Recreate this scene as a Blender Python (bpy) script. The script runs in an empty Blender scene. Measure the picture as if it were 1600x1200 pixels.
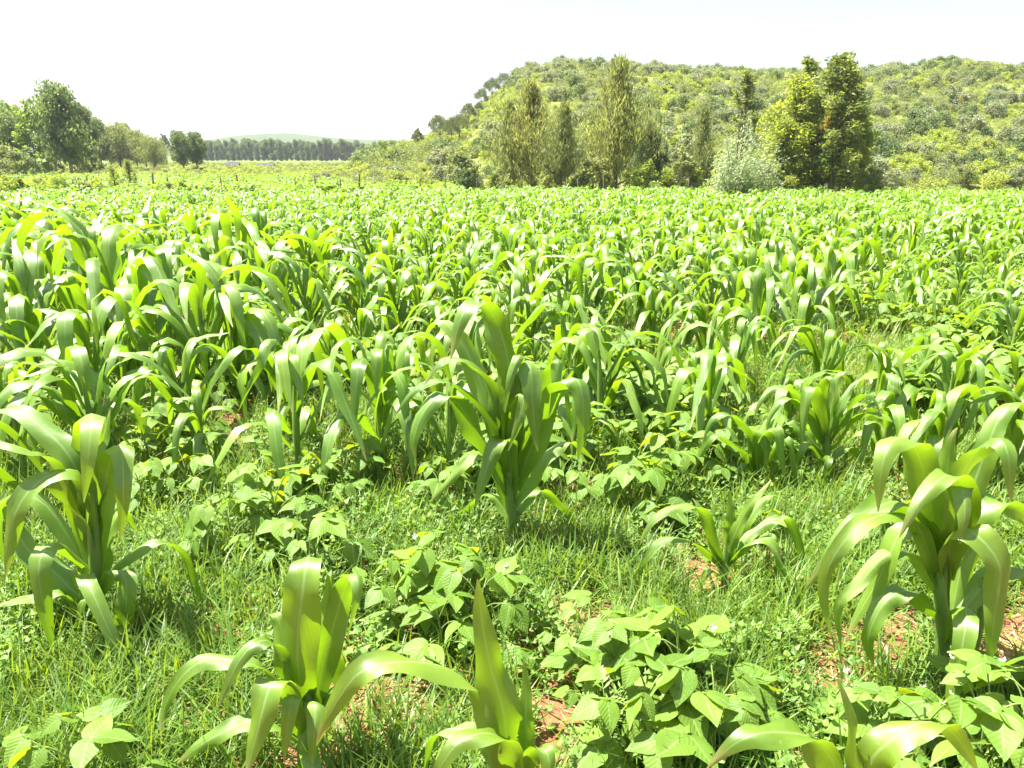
import bpy, math, random
import numpy as np
from mathutils import Vector, Matrix, Euler, noise

random.seed(11)
R = np.random.default_rng(11)
sc = bpy.context.scene
col = sc.collection
PI = math.pi
rad = math.radians

# ------------------------------------------------------------------ camera
CAM_H = 1.65
F = 1201.0                               # focal length in pixels of the 1600 px wide photograph
PITCH = math.atan((600 - 232) / F)
cam = bpy.data.cameras.new("camera")
cam.sensor_width = 36.0
cam.lens = 36.0 * F / 1600.0
cam.clip_start = 0.05
cam.clip_end = 9000.0
camo = bpy.data.objects.new("camera", cam)
camo.location = (0, 0, CAM_H)
camo.rotation_euler = (PI / 2 - PITCH, 0, 0)
col.objects.link(camo)
sc.camera = camo

# ------------------------------------------------------------------ sky, sun, exposure
SUN_EL, SUN_AZ = 68.0, -74.0             # azimuth from straight ahead, negative = to the left
world = bpy.data.worlds.new("World")
sc.world = world
world.use_nodes = True
wn = world.node_tree
bg = wn.nodes["Background"]
sky = wn.nodes.new("ShaderNodeTexSky")
sky.sky_type = 'NISHITA'
sky.sun_disc = False
sky.sun_elevation = rad(SUN_EL)
sky.sun_rotation = rad(SUN_AZ)
sky.air_density = 1.0
sky.dust_density = 3.0
sky.ozone_density = 1.0
wn.links.new(sky.outputs[0], bg.inputs[0])
bg.inputs[1].default_value = 0.058
sl = bpy.data.lights.new("sun", 'SUN')
sl.energy = 5.0
sl.angle = rad(0.5)
sl.color = (1.0, 0.96, 0.88)
so = bpy.data.objects.new("sun", sl)
az, el = rad(SUN_AZ), rad(SUN_EL)
to_sun = Vector((math.sin(az) * math.cos(el), math.cos(az) * math.cos(el), math.sin(el)))
so.rotation_euler = to_sun.to_track_quat('Z', 'Y').to_euler()
so.location = (-20, 20, 40)
col.objects.link(so)
sc.view_settings.view_transform = 'Standard'
sc.view_settings.look = 'None'
sc.view_settings.exposure = 2.27
sc.view_settings.gamma = 1.0
sc.view_settings.use_curve_mapping = False
cy = sc.cycles
cy.max_bounces = 7
cy.diffuse_bounces = 3
cy.glossy_bounces = 2
cy.transmission_bounces = 5
cy.transparent_max_bounces = 4
cy.volume_bounces = 0
cy.use_denoising = True
cy.caustics_reflective = False
cy.caustics_refractive = False

# ------------------------------------------------------------------ picture <-> place
FWD = np.array([0, math.cos(PITCH), -math.sin(PITCH)])
UPV = np.array([0, math.sin(PITCH), math.cos(PITCH)])
CAMP = np.array([0, 0, CAM_H])


def ray(px, py):
    return np.array([(px - 800) / F, 0, 0]) + UPV * ((600 - py) / F) + FWD


def at_y(px, py, Y):
    d = ray(px, py)
    return CAMP + d * (Y / d[1])


def project(p):
    v = np.asarray(p, float) - CAMP
    z = v @ FWD
    return 800 + F * v[..., 0] / z, 600 - F * (v @ UPV) / z, z


def base_z(y):
    y = np.asarray(y, float)
    z = np.where(y < 7, 0, np.where(y < 60, -0.03 * (y - 7), -1.59 - 0.0085 * (y - 60)))
    z = np.where(y > 600, -1.59 - 0.0085 * 540, z)
    return z


CREST = 200.0
SIL = [(300, 262), (560, 262), (600, 261), (622, 250), (645, 238), (672, 226), (700, 212), (730, 194), (760, 172), (790, 148),
       (815, 131), (845, 122), (880, 120), (930, 122), (1000, 127), (1100, 129), (1190, 132), (1260, 134),
       (1330, 130), (1365, 122), (1390, 118), (1430, 122), (1480, 127), (1530, 134), (1600, 147), (1700, 168), (1850, 190), (2100, 205), (2600, 250)]
_sx = np.array([at_y(a, b, CREST)[0] for a, b in SIL])
_sz = np.array([at_y(a, b, CREST)[2] for a, b in SIL])


def fbm(x, y, s, o=3):
    v, a, f = 0.0, 1.0, 1.0 / s
    for _ in range(o):
        v += a * noise.noise((x * f, y * f, 3.7 * s))
        a *= 0.5
        f *= 2.1
    return v


def height(x, y):
    b = float(base_z(y))
    if y < 54:
        return b
    xe = x * (CREST / y) ** 0.35
    Hc = float(np.interp(xe, _sx, _sz))
    y0 = 56.0
    t = (y - y0) / (CREST - y0)
    if t <= 0:
        return b
    if t < 1:
        s = math.sin(PI / 2 * t) ** 1.25
    else:
        s = max(0.0, math.cos(min((t - 1) * 0.9, PI / 2)))
    h = max(0.0, Hc - float(base_z(CREST)))
    n = fbm(x, y, 30, 3) * 1.3 * min(1, h / 8) * min(1, t * 4)
    return b + h * s + n * s


def on_ground(px, py, z_off=0.0):
    """where the ray through a pixel of the photograph meets the terrain"""
    d = ray(px, py)
    d = d / np.linalg.norm(d)
    t, step = 0.8, 0.05
    p = CAMP + d * t
    while t < 900:
        p = CAMP + d * t
        if p[2] <= height(p[0], p[1]) + z_off:
            return Vector((p[0], p[1], height(p[0], p[1])))
        t += max(step, t * 0.004)
    return Vector((p[0], p[1], height(p[0], p[1])))


# ------------------------------------------------------------------ helpers
def mesh_np(name, V, Fc, mat=None, smooth=True, uv=None, attrs=None):
    """V (n,3), Fc (m,k) faces of one size or a list of such arrays"""
    me = bpy.data.meshes.new(name)
    V = np.ascontiguousarray(V, dtype=np.float32)
    arrs = Fc if isinstance(Fc, list) and isinstance(Fc[0], np.ndarray) else [Fc]
    arrs = [np.asarray(a, dtype=np.int32) for a in arrs if len(a)]
    me.vertices.add(len(V))
    me.vertices.foreach_set("co", V.ravel())
    loops = np.concatenate([a.ravel() for a in arrs])
    sizes = np.concatenate([np.full(len(a), a.shape[1], np.int32) for a in arrs])
    starts = np.concatenate([[0], np.cumsum(sizes)[:-1]]).astype(np.int32)
    me.loops.add(len(loops))
    me.loops.foreach_set("vertex_index", loops)
    me.polygons.add(len(sizes))
    me.polygons.foreach_set("loop_start", starts)
    me.polygons.foreach_set("loop_total", sizes)
    me.polygons.foreach_set("use_smooth", np.full(len(sizes), smooth, bool))
    if uv is not None:
        l = me.uv_layers.new(name="UVMap")
        l.data.foreach_set("uv", np.asarray(uv, np.float32)[loops].ravel())
    for k, a in (attrs or {}).items():
        at = me.attributes.new(k, 'FLOAT', 'POINT')
        at.data.foreach_set("value", np.asarray(a, np.float32))
    me.update(calc_edges=True)
    me.validate()
    if mat:
        me.materials.append(mat)
    return me


def obj(name, me, parent=None, loc=None, **props):
    o = bpy.data.objects.new(name, me)
    col.objects.link(o)
    if parent is not None:
        o.parent = parent
    if loc is not None:
        o.location = loc
    for k, v in props.items():
        o[k] = v
    return o


def thing(name, label, cat, loc, rz=0.0, s=1.0, group=None):
    o = bpy.data.objects.new(name, None)
    o.empty_display_size = 0.1
    col.objects.link(o)
    o.location = loc
    o.rotation_euler = (0, 0, rz)
    o.scale = (s, s, s)
    o["label"] = label
    o["category"] = cat
    if group:
        o["group"] = group
    return o


class Acc:
    """collects pieces into one mesh"""
    def __init__(s):
        s.v, s.f4, s.f3, s.uv, s.t, s.n = [], [], [], [], [], 0

    def add(s, V, quads=None, tris=None, uv=None, tint=0.5):
        V = np.asarray(V, float)
        s.v.append(V)
        if quads is not None and len(quads):
            s.f4.append(np.asarray(quads) + s.n)
        if tris is not None and len(tris):
            s.f3.append(np.asarray(tris) + s.n)
        s.uv.append(np.zeros((len(V), 2)) if uv is None else uv)
        s.t.append(np.full(len(V), tint) if np.isscalar(tint) else tint)
        s.n += len(V)

    def mesh(s, name, mat, smooth=True):
        fs = []
        if s.f4:
            fs.append(np.concatenate(s.f4))
        if s.f3:
            fs.append(np.concatenate(s.f3))
        return mesh_np(name, np.concatenate(s.v), fs, mat, smooth, np.concatenate(s.uv), {"tint": np.concatenate(s.t)})


def tube(path, radii, n=6, cap=True):
    path = np.asarray(path, float)
    radii = np.broadcast_to(np.asarray(radii, float), (len(path),))
    tg = np.gradient(path, axis=0)
    tg /= np.linalg.norm(tg, axis=1)[:, None] + 1e-9
    ref = np.array([0.13, 0.99, 0.05]) if abs(tg[0][2]) > 0.7 else np.array([0, 0, 1.0])
    V = []
    for p, t, r in zip(path, tg, radii):
        a = np.cross(t, ref)
        a /= np.linalg.norm(a) + 1e-9
        b = np.cross(t, a)
        for k in range(n):
            an = 2 * PI * k / n
            V.append(p + r * (a * math.cos(an) + b * math.sin(an)))
    q = []
    for i in range(len(path) - 1):
        for k in range(n):
            k2 = (k + 1) % n
            q.append((i * n + k, i * n + k2, (i + 1) * n + k2, (i + 1) * n + k))
    return np.array(V), q


def catmull(P, n):
    P = np.asarray(P, float)
    Q = np.vstack([2 * P[0] - P[1], P, 2 * P[-1] - P[-2]])
    seg = np.linalg.norm(np.diff(P, axis=0), axis=1)
    cum = np.concatenate([[0], np.cumsum(seg)])
    out = []
    for s in np.linspace(0, cum[-1], n):
        i = min(len(P) - 2, max(0, int(np.searchsorted(cum, s, side='right') - 1)))
        t = (s - cum[i]) / max(1e-9, seg[i])
        a, b, c, d = Q[i], Q[i + 1], Q[i + 2], Q[i + 3]
        out.append(0.5 * (2 * b + (c - a) * t + (2 * a - 5 * b + 4 * c - d) * t * t + (3 * b - a - 3 * c + d) * t ** 3))
    return np.array(out)


# ------------------------------------------------------------------ materials
def nodes(name):
    m = bpy.data.materials.new(name)
    m.use_nodes = True
    nt = m.node_tree
    nt.nodes.clear()
    return m, nt, nt.nodes.new("ShaderNodeOutputMaterial")


def N(nt, t, **kw):
    n = nt.nodes.new(t)
    for k, v in kw.items():
        setattr(n, k, v)
    return n


def mix_rgb(nt, fac, a, b, blend='MIX'):
    m = N(nt, "ShaderNodeMix", data_type='RGBA', blend_type=blend)
    for i, v in ((0, fac), (6, a), (7, b)):
        if hasattr(v, "node"):
            nt.links.new(v, m.inputs[i])
        elif i == 0:
            m.inputs[0].default_value = v
        else:
            m.inputs[i].default_value = (*v, 1)
    return m.outputs[2]


def leaf_mat(name, c1, c2, trans, tfac=0.4, rough=0.4, spec=0.5, veins=None, tint=False, tipdry=False, scale=6.0, sheen=None):
    """a thin leaf: glossy skin over a mix of reflected and transmitted green"""
    m, nt, out = nodes(name)
    L = nt.links.new
    if tint:
        rnd = N(nt, "ShaderNodeAttribute", attribute_name="tint").outputs["Fac"]
    else:
        rnd = N(nt, "ShaderNodeObjectInfo").outputs["Random"]
    c = mix_rgb(nt, rnd, c1, c2)
    geo = N(nt, "ShaderNodeNewGeometry")
    nz = N(nt, "ShaderNodeTexNoise")
    nz.inputs["Scale"].default_value = scale
    nz.inputs["Detail"].default_value = 3
    L(geo.outputs["Position"], nz.inputs["Vector"])
    mr = N(nt, "ShaderNodeMapRange")
    mr.inputs[1].default_value, mr.inputs[2].default_value = 0.3, 0.7
    mr.inputs[3].default_value, mr.inputs[4].default_value = 0.78, 1.25
    L(nz.outputs["Fac"], mr.inputs[0])
    sc1 = N(nt, "ShaderNodeVectorMath", operation='SCALE')
    L(c, sc1.inputs[0])
    L(mr.outputs[0], sc1.inputs["Scale"])
    c = sc1.outputs[0]
    tr = mix_rgb(nt, rnd, trans, tuple(min(1, k * f) for k, f in zip(trans, (1.25, 1.1, 1.0))))
    bump = None
    if veins:
        uv = N(nt, "ShaderNodeUVMap")
        sep = N(nt, "ShaderNodeSeparateXYZ")
        L(uv.outputs[0], sep.inputs[0])
        # midrib: pale line where u is near 0.5
        ab = N(nt, "ShaderNodeMath", operation='SUBTRACT')
        L(sep.outputs[0], ab.inputs[0])
        ab.inputs[1].default_value = 0.5
        ab2 = N(nt, "ShaderNodeMath", operation='ABSOLUTE')
        L(ab.outputs[0], ab2.inputs[0])
        rib = N(nt, "ShaderNodeMapRange")
        rib.inputs[1].default_value, rib.inputs[2].default_value = (0.022, 0.055) if veins == 'blade' else (0.008, 0.03)
        rib.inputs[3].default_value, rib.inputs[4].default_value = 1, 0
        L(ab2.outputs[0], rib.inputs[0])
        ribf = N(nt, "ShaderNodeMath", operation='MULTIPLY')
        L(rib.outputs[0], ribf.inputs[0])
        ribf.inputs[1].default_value = 0.55 if veins == 'blade' else 0.4
        c = mix_rgb(nt, ribf.outputs[0], c, (0.30, 0.42, 0.16))
        wv = N(nt, "ShaderNodeTexWave", wave_type='BANDS')
        if veins == 'blade':
            wv.bands_direction = 'X'
            wv.inputs["Scale"].default_value = 11.0
            wv.inputs["Distortion"].default_value = 0.0
            L(uv.outputs[0], wv.inputs["Vector"])
            vh = wv.outputs["Fac"]
            dark = N(nt, "ShaderNodeMath", operation='MULTIPLY')
            L(vh, dark.inputs[0])
            dark.inputs[1].default_value = 0.07
            c = mix_rgb(nt, dark.outputs[0], c, (0.03, 0.10, 0.01))
            dist = 0.0008
        else:
            # side veins run obliquely from the midrib: v - 0.9 |u - 0.5|
            sub = N(nt, "ShaderNodeMath", operation='MULTIPLY_ADD')
            L(ab2.outputs[0], sub.inputs[0])
            sub.inputs[1].default_value = -0.9
            L(sep.outputs[1], sub.inputs[2])
            cmb = N(nt, "ShaderNodeCombineXYZ")
            L(sub.outputs[0], cmb.inputs[0])
            wv.bands_direction = 'X'
            wv.inputs["Scale"].default_value = 2.4
            L(cmb.outputs[0], wv.inputs["Vector"])
            nq = N(nt, "ShaderNodeTexVoronoi", feature='F1')
            nq.inputs["Scale"].default_value = 14
            L(uv.outputs[0], nq.inputs["Vector"])
            ad = N(nt, "ShaderNodeMath", operation='MULTIPLY_ADD')
            L(nq.outputs["Distance"], ad.inputs[0])
            ad.inputs[1].default_value = -0.9
            L(wv.outputs["Fac"], ad.inputs[2])
            vh = ad.outputs[0]
            dist = 0.0013
        bump = N(nt, "ShaderNodeBump")
        bump.inputs["Strength"].default_value = 0.4
        bump.inputs["Distance"].default_value = dist
        L(vh, bump.inputs["Height"])
        if tipdry:
            nd = N(nt, "ShaderNodeTexNoise")
            nd.inputs["Scale"].default_value = 11
            L(geo.outputs["Position"], nd.inputs["Vector"])
            av = N(nt, "ShaderNodeMath", operation='MULTIPLY_ADD')
            L(nd.outputs["Fac"], av.inputs[0])
            av.inputs[1].default_value = 0.25
            L(sep.outputs[1], av.inputs[2])
            td = N(nt, "ShaderNodeMapRange")
            td.inputs[1].default_value, td.inputs[2].default_value = 1.03, 1.15
            L(av.outputs[0], td.inputs[0])
            c = mix_rgb(nt, td.outputs[0], c, (0.42, 0.33, 0.12))
    rgh = None
    if veins == 'blade':
        sp = N(nt, "ShaderNodeTexNoise")
        sp.inputs["Scale"].default_value = 75
        sp.inputs["Detail"].default_value = 4
        L(geo.outputs["Position"], sp.inputs["Vector"])
        sm_ = N(nt, "ShaderNodeMapRange")
        sm_.inputs[1].default_value, sm_.inputs[2].default_value, sm_.inputs[4].default_value = 0.64, 0.72, 0.55
        L(sp.outputs["Fac"], sm_.inputs[0])
        c = mix_rgb(nt, sm_.outputs[0], c, (0.26, 0.27, 0.10))
        rg = N(nt, "ShaderNodeMapRange")
        rg.inputs[1].default_value, rg.inputs[2].default_value = 0.3, 0.7
        rg.inputs[3].default_value, rg.inputs[4].default_value = rough - 0.09, rough + 0.12
        L(nz.outputs["Fac"], rg.inputs[0])
        rgh = rg.outputs[0]
    p = N(nt, "ShaderNodeBsdfPrincipled")
    L(c, p.inputs["Base Color"])
    p.inputs["Roughness"].default_value = rough
    if rgh is not None:
        L(rgh, p.inputs["Roughness"])
    p.inputs["Specular IOR Level"].default_value = spec
    t = N(nt, "ShaderNodeBsdfTranslucent")
    L(tr, t.inputs["Color"])
    if bump:
        L(bump.outputs[0], p.inputs["Normal"])
        L(bump.outputs[0], t.inputs["Normal"])
    ms = N(nt, "ShaderNodeMixShader")
    ms.inputs[0].default_value = tfac
    L(p.outputs[0], ms.inputs[1])
    L(t.outputs[0], ms.inputs[2])
    L(ms.outputs[0], out.inputs[0])
    return m


def solid_mat(name, c1, c2, rough=0.85, scale=8.0, bump=0.02, spec=0.3, detail=6):
    m, nt, out = nodes(name)
    L = nt.links.new
    geo = N(nt, "ShaderNodeNewGeometry")
    nz = N(nt, "ShaderNodeTexNoise")
    nz.inputs["Scale"].default_value = scale
    nz.inputs["Detail"].default_value = detail
    nz.inputs["Roughness"].default_value = 0.65
    L(geo.outputs["Position"], nz.inputs["Vector"])
    mr = N(nt, "ShaderNodeMapRange")
    mr.inputs[1].default_value, mr.inputs[2].default_value = 0.35, 0.65
    L(nz.outputs["Fac"], mr.inputs[0])
    c = mix_rgb(nt, mr.outputs[0], c1, c2)
    p = N(nt, "ShaderNodeBsdfPrincipled")
    L(c, p.inputs["Base Color"])
    p.inputs["Roughness"].default_value = rough
    p.inputs["Specular IOR Level"].default_value = spec
    b = N(nt, "ShaderNodeBump")
    b.inputs["Strength"].default_value = 0.8
    b.inputs["Distance"].default_value = bump
    L(nz.outputs["Fac"], b.inputs["Height"])
    L(b.outputs[0], p.inputs["Normal"])
    L(p.outputs[0], out.inputs[0])
    return m


M_maize = leaf_mat("maize_leaf", (0.105, 0.205, 0.010), (0.16, 0.26, 0.018), (0.23, 0.42, 0.008), 0.40, 0.42, 1.0, 'blade', tipdry=True)
M_stalk = leaf_mat("maize_stalk", (0.16, 0.25, 0.05), (0.20, 0.30, 0.07), (0.35, 0.5, 0.03), 0.22, 0.4, 0.5)
M_bean = leaf_mat("bean_leaf", (0.085, 0.165, 0.02), (0.135, 0.23, 0.032), (0.33, 0.46, 0.015), 0.36, 0.55, 0.3, 'net')
M_beanstem = leaf_mat("bean_stem", (0.16, 0.24, 0.06), (0.2, 0.28, 0.07), (0.3, 0.4, 0.05), 0.15, 0.6, 0.3)
M_petal = leaf_mat("bean_petal", (0.75, 0.75, 0.72), (0.8, 0.8, 0.76), (0.7, 0.7, 0.66), 0.3, 0.6, 0.3)
M_grass = leaf_mat("grass_blade", (0.045, 0.125, 0.014), (0.16, 0.235, 0.036), (0.26, 0.40, 0.02), 0.34, 0.5, 0.35, tint=True)
M_weed = leaf_mat("weed_leaf", (0.06, 0.14, 0.018), (0.15, 0.24, 0.04), (0.28, 0.42, 0.02), 0.33, 0.5, 0.35, tint=True)
M_straw = leaf_mat("dry_straw", (0.34, 0.26, 0.13), (0.45, 0.36, 0.2), (0.4, 0.3, 0.15), 0.1, 0.7, 0.3, tint=True)
M_soil = solid_mat("red_soil", (0.17, 0.075, 0.038), (0.33, 0.165, 0.085), 0.95, 18, 0.03, 0.15, 9)
M_bark = solid_mat("bark", (0.10, 0.075, 0.055), (0.20, 0.16, 0.125), 0.9, 5, 0.03, 0.2)
M_barkpale = solid_mat("pale_bark", (0.22, 0.18, 0.14), (0.38, 0.33, 0.27), 0.85, 4, 0.02, 0.2)
M_post = solid_mat("weathered_wood", (0.06, 0.05, 0.04), (0.13, 0.11, 0.09), 0.9, 12, 0.01, 0.2)


def foliage(name, c1, c2, tr, tf=0.3, rough=0.55):
    tf, tr = tf + 0.14, tuple(min(.9, k * 1.45) for k in tr)
    return leaf_mat(name, tuple(k * 1.15 for k in c1), tuple(k * 1.15 for k in c2), tr, tf, rough, 0.35, None, tint=True, scale=0.9)


# ------------------------------------------------------------------ the setting: ground, hills
def ground_mat():
    m, nt, out = nodes("field_ground")
    L = nt.links.new
    geo = N(nt, "ShaderNodeNewGeometry")
    sep = N(nt, "ShaderNodeSeparateXYZ")
    L(geo.outputs["Position"], sep.inputs[0])

    def nz(s, d=8, r=0.65):
        n = N(nt, "ShaderNodeTexNoise")
        n.inputs["Scale"].default_value = s
        n.inputs["Detail"].default_value = d
        n.inputs["Roughness"].default_value = r
        L(geo.outputs["Position"], n.inputs["Vector"])
        return n.outputs["Fac"]

    def rng(v, a, b, c=0.0, d=1.0):
        r = N(nt, "ShaderNodeMapRange")
        r.inputs[1].default_value, r.inputs[2].default_value, r.inputs[3].default_value, r.inputs[4].default_value = a, b, c, d
        L(v, r.inputs[0])
        return r.outputs[0]
    fine, mid, big = nz(38), nz(5), nz(0.35, 5)
    soil = mix_rgb(nt, rng(fine, 0.32, 0.68), (0.13, 0.058, 0.027), (0.29, 0.145, 0.07))
    soil = mix_rgb(nt, rng(mid, 0.4, 0.7, 0, 0.6), soil, (0.21, 0.115, 0.055))
    turf = mix_rgb(nt, rng(fine, 0.3, 0.7), (0.07, 0.13, 0.02), (0.16, 0.2, 0.045))
    turf = mix_rgb(nt, rng(big, 0.35, 0.65), turf, (0.20, 0.23, 0.06))
    far = rng(sep.outputs[1], 9.0, 22.0)
    moss = rng(mid, 0.52, 0.62, 0, 0.55)
    mx = N(nt, "ShaderNodeMath", operation='MAXIMUM')
    L(far, mx.inputs[0])
    L(moss, mx.inputs[1])
    c = mix_rgb(nt, mx.outputs[0], soil, turf)
    # farther fields of different crops
    vor = N(nt, "ShaderNodeTexVoronoi", feature='F1')
    vor.inputs["Scale"].default_value = 0.012
    L(geo.outputs["Position"], vor.inputs["Vector"])
    sepc = N(nt, "ShaderNodeSeparateColor")
    L(vor.outputs["Color"], sepc.inputs[0])
    fld = mix_rgb(nt, sepc.outputs[0], (0.075, 0.115, 0.022), (0.13, 0.15, 0.04))
    c = mix_rgb(nt, rng(sep.outputs[1], 90, 160), c, fld)
    p = N(nt, "ShaderNodeBsdfPrincipled")
    L(c, p.inputs["Base Color"])
    p.inputs["Roughness"].default_value = 0.95
    p.inputs["Specular IOR Level"].default_value = 0.15
    b = N(nt, "ShaderNodeBump")
    b.inputs["Strength"].default_value = 0.9
    b.inputs["Distance"].default_value = 0.025
    L(fine, b.inputs["Height"])
    L(b.outputs[0], p.inputs["Normal"])
    L(p.outputs[0], out.inputs[0])
    return m


def hill_mat(name, a, b_, c_):
    m, nt, out = nodes(name)
    L = nt.links.new
    geo = N(nt, "ShaderNodeNewGeometry")
    fs = []
    for s in (0.9, 0.12):
        n = N(nt, "ShaderNodeTexNoise")
        n.inputs["Scale"].default_value = s
        n.inputs["Detail"].default_value = 8
        n.inputs["Roughness"].default_value = 0.7
        L(geo.outputs["Position"], n.inputs["Vector"])
        r = N(nt, "ShaderNodeMapRange")
        r.inputs[1].default_value, r.inputs[2].default_value = 0.36, 0.64
        L(n.outputs["Fac"], r.inputs[0])
        fs.append((n.outputs["Fac"], r.outputs[0]))
    c = mix_rgb(nt, fs[0][1], a, b_)
    h = N(nt, "ShaderNodeMath", operation='MULTIPLY')
    L(fs[1][1], h.inputs[0])
    h.inputs[1].default_value = 0.6
    c = mix_rgb(nt, h.outputs[0], c, c_)
    p = N(nt, "ShaderNodeBsdfPrincipled")
    L(c, p.inputs["Base Color"])
    p.inputs["Roughness"].default_value = 0.95
    p.inputs["Specular IOR Level"].default_value = 0.1
    bp = N(nt, "ShaderNodeBump")
    bp.inputs["Strength"].default_value = 1.0
    bp.inputs["Distance"].default_value = 0.6
    L(fs[0][0], bp.inputs["Height"])
    L(bp.outputs[0], p.inputs["Normal"])
    L(p.outputs[0], out.inputs[0])
    return m


def sheet(name, xs, ys, zf, mat, **props):
    nx, ny = len(xs), len(ys)
    V = np.array([(x, y, zf(x, y)) for y in ys for x in xs])
    i = np.arange((nx - 1) * (ny - 1))
    r, c = i // (nx - 1), i % (nx - 1)
    q = np.stack([r * nx + c, r * nx + c + 1, (r + 1) * nx + c + 1, (r + 1) * nx + c], 1)
    return obj(name, mesh_np(name, V, q, mat), **props)


def soil_z(x, y):
    """small unevenness of the tilled soil near the camera"""
    if y > 14 or abs(x) > 9:
        return 0.0
    return 0.035 * fbm(x, y, 0.9, 2) + 0.014 * fbm(x, y, 0.16, 2)


def gz(x, y):
    return height(x, y) + soil_z(x, y)


xs = sorted(set([-4000, -2500, -1200, -600, -300, -150, -80, -50, -30, -20, -14] + list(np.round(np.linspace(-9, 9, 150), 3)) + [14, 20, 30, 50, 80, 150, 300, 600, 1200, 2500, 4000]))
ys = sorted(set([-300, -60, -20, -6, -2] + list(np.round(np.linspace(0, 14, 130), 3)) + [17, 20, 25, 30, 36, 42, 48, 54, 60, 70, 85, 100, 130, 160, 200, 260, 330, 420, 520, 600, 800, 1200, 2000, 3500, 6500]))
sheet("ground", xs, ys, lambda x, y: float(base_z(y)) + soil_z(x, y), ground_mat(), kind="structure")


def hill_z(x, y):
    h = height(x, y) - float(base_z(y))
    return float(base_z(y)) + (h if h > 0.25 else -0.6 + h)


M_hill = hill_mat("hill_scrub_ground", (0.11, 0.14, 0.032), (0.18, 0.205, 0.055), (0.17, 0.175, 0.055))
sheet("hill", np.linspace(-75, 330, 150), np.concatenate([np.linspace(55, 210, 90), np.linspace(214, 330, 25)]), hill_z, M_hill, kind="structure")

# the far ridge behind the plantation, and a blue ridge at the horizon
M_ridge = hill_mat("ridge_scrub", (0.03, 0.05, 0.018), (0.06, 0.08, 0.03), (0.045, 0.065, 0.022))


def ridge_z(x, y):
    Y0 = 1300.0
    P = [(-900, 232), (0, 229), (250, 226), (330, 222), (375, 216), (410, 209), (450, 208), (490, 212), (530, 216), (600, 219), (680, 224), (900, 228), (2400, 240)]
    hx = [at_y(a, b, Y0)[0] for a, b in P]
    hz = [at_y(a, b, Y0)[2] for a, b in P]
    h = np.interp(x, hx, hz) + 9
    t = (y - 900) / 400
    s = math.sin(min(1, max(0, t)) * PI / 2) if t <= 1 else math.cos(min(1, (t - 1) * 0.7) * PI / 2)
    return -9 + h * s + 1.5 * fbm(x, y, 90, 3) * s


sheet("far_ridge", np.linspace(-1500, 1800, 140), np.linspace(900, 1850, 24), ridge_z, M_ridge, kind="structure")
sheet("horizon_hills", np.linspace(-5000, 5000, 90), np.linspace(4300, 6200, 8),
      lambda x, y: -10 + max(0, 1 - abs(y - 5200) / 900) * (75 + 45 * fbm(x, 0, 900, 3)), M_ridge, kind="structure")


# ------------------------------------------------------------------ maize
def ribbon(path, W, lat0, fold0=0.9, fold1=0.25, ripple=0.012, twist=0.0, seed=0.0, na=4, shape='mid'):
    """a maize leaf blade along a path; lat0 = the blade's sideways direction"""
    n = len(path)
    t = np.linspace(0, 1, n)
    w = W * 0.5 * np.minimum(1, 0.42 + 0.58 * np.sin(np.minimum(t / 0.42, 1) * PI / 2)) * np.clip(1 - t ** 2.6, 0, 1) ** 0.85
    w = np.maximum(w, 0.0015)
    tg = np.gradient(path, axis=0)
    tg /= np.linalg.norm(tg, axis=1)[:, None] + 1e-9
    V, UV = [], []
    lat = np.array(lat0, float)
    os_ = np.linspace(-1, 1, na + 1)
    for i in range(n):
        l = lat - tg[i] * (lat @ tg[i])
        ln = np.linalg.norm(l)
        l = l / ln if ln > 1e-3 else lat
        nn = np.cross(l, tg[i])
        a = twist * t[i] ** 1.5
        l2 = l * math.cos(a) + nn * math.sin(a)
        n2 = np.cross(l2, tg[i])
        f = fold0 + (fold1 - fold0) * min(1, t[i] / 0.45)
        rp = ripple * math.sin(PI * min(1, t[i] * 1.1)) * W / 0.08
        for o in os_:
            up = abs(o) ** 1.3 * f * w[i] * 0.8
            wob = rp * abs(o) ** 2 * math.sin(seed + t[i] * (15 if o > 0 else 17) + (1.7 if o > 0 else 0))
            V.append(path[i] + l2 * (o * w[i] * (1 - 0.25 * f * 0.6)) + n2 * (up + wob))
            UV.append((o * 0.5 + 0.5, t[i]))
    m = na + 1
    k = np.arange((n - 1) * na)
    r, c = k // na, k % na
    q = np.stack([r * m + c, r * m + c + 1, (r + 1) * m + c + 1, (r + 1) * m + c], 1)
    return np.array(V), q, np.array(UV)


def leaf_path(z0, azm, L, th0, th1, b0=0.2, b1=0.9, n=12, sway=0.0, r0=0.012, kink=0.0):
    ds = L / (n - 1)
    p = np.array([r0 * math.cos(azm), r0 * math.sin(azm), z0])
    out = [p.copy()]
    for i in range(n - 1):
        t = (i + 0.5) / (n - 1)
        u = min(1, max(0, (t - b0) / (b1 - b0)))
        s = u * u * (3 - 2 * u)
        th = th0 + (th1 - th0) * s
        a = azm + sway * t
        th += kink * math.sin(t * 9.0 + 40 * kink)
        p = p + ds * np.array([math.sin(th) * math.cos(a), math.sin(th) * math.sin(a), math.cos(th)])
        out.append(p.copy())
    return np.array(out)


def stalk_geo(h, r, lean=(0, 0), n=8):
    zs = np.array([-0.06, 0, 0.05, 0.14, 0.26, 0.4, 0.55, 0.75, 1.0]) * h
    zs[0] = -0.06
    t = np.clip(zs / h, 0, 1)
    path = np.stack([lean[0] * t ** 1.5, lean[1] * t ** 1.5, zs], 1)
    rr = r * np.array([1.0, 1.05, 1.0, 0.98, 1.05, 1.15, 1.05, 0.8, 0.35])
    return tube(path, rr, n)


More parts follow.
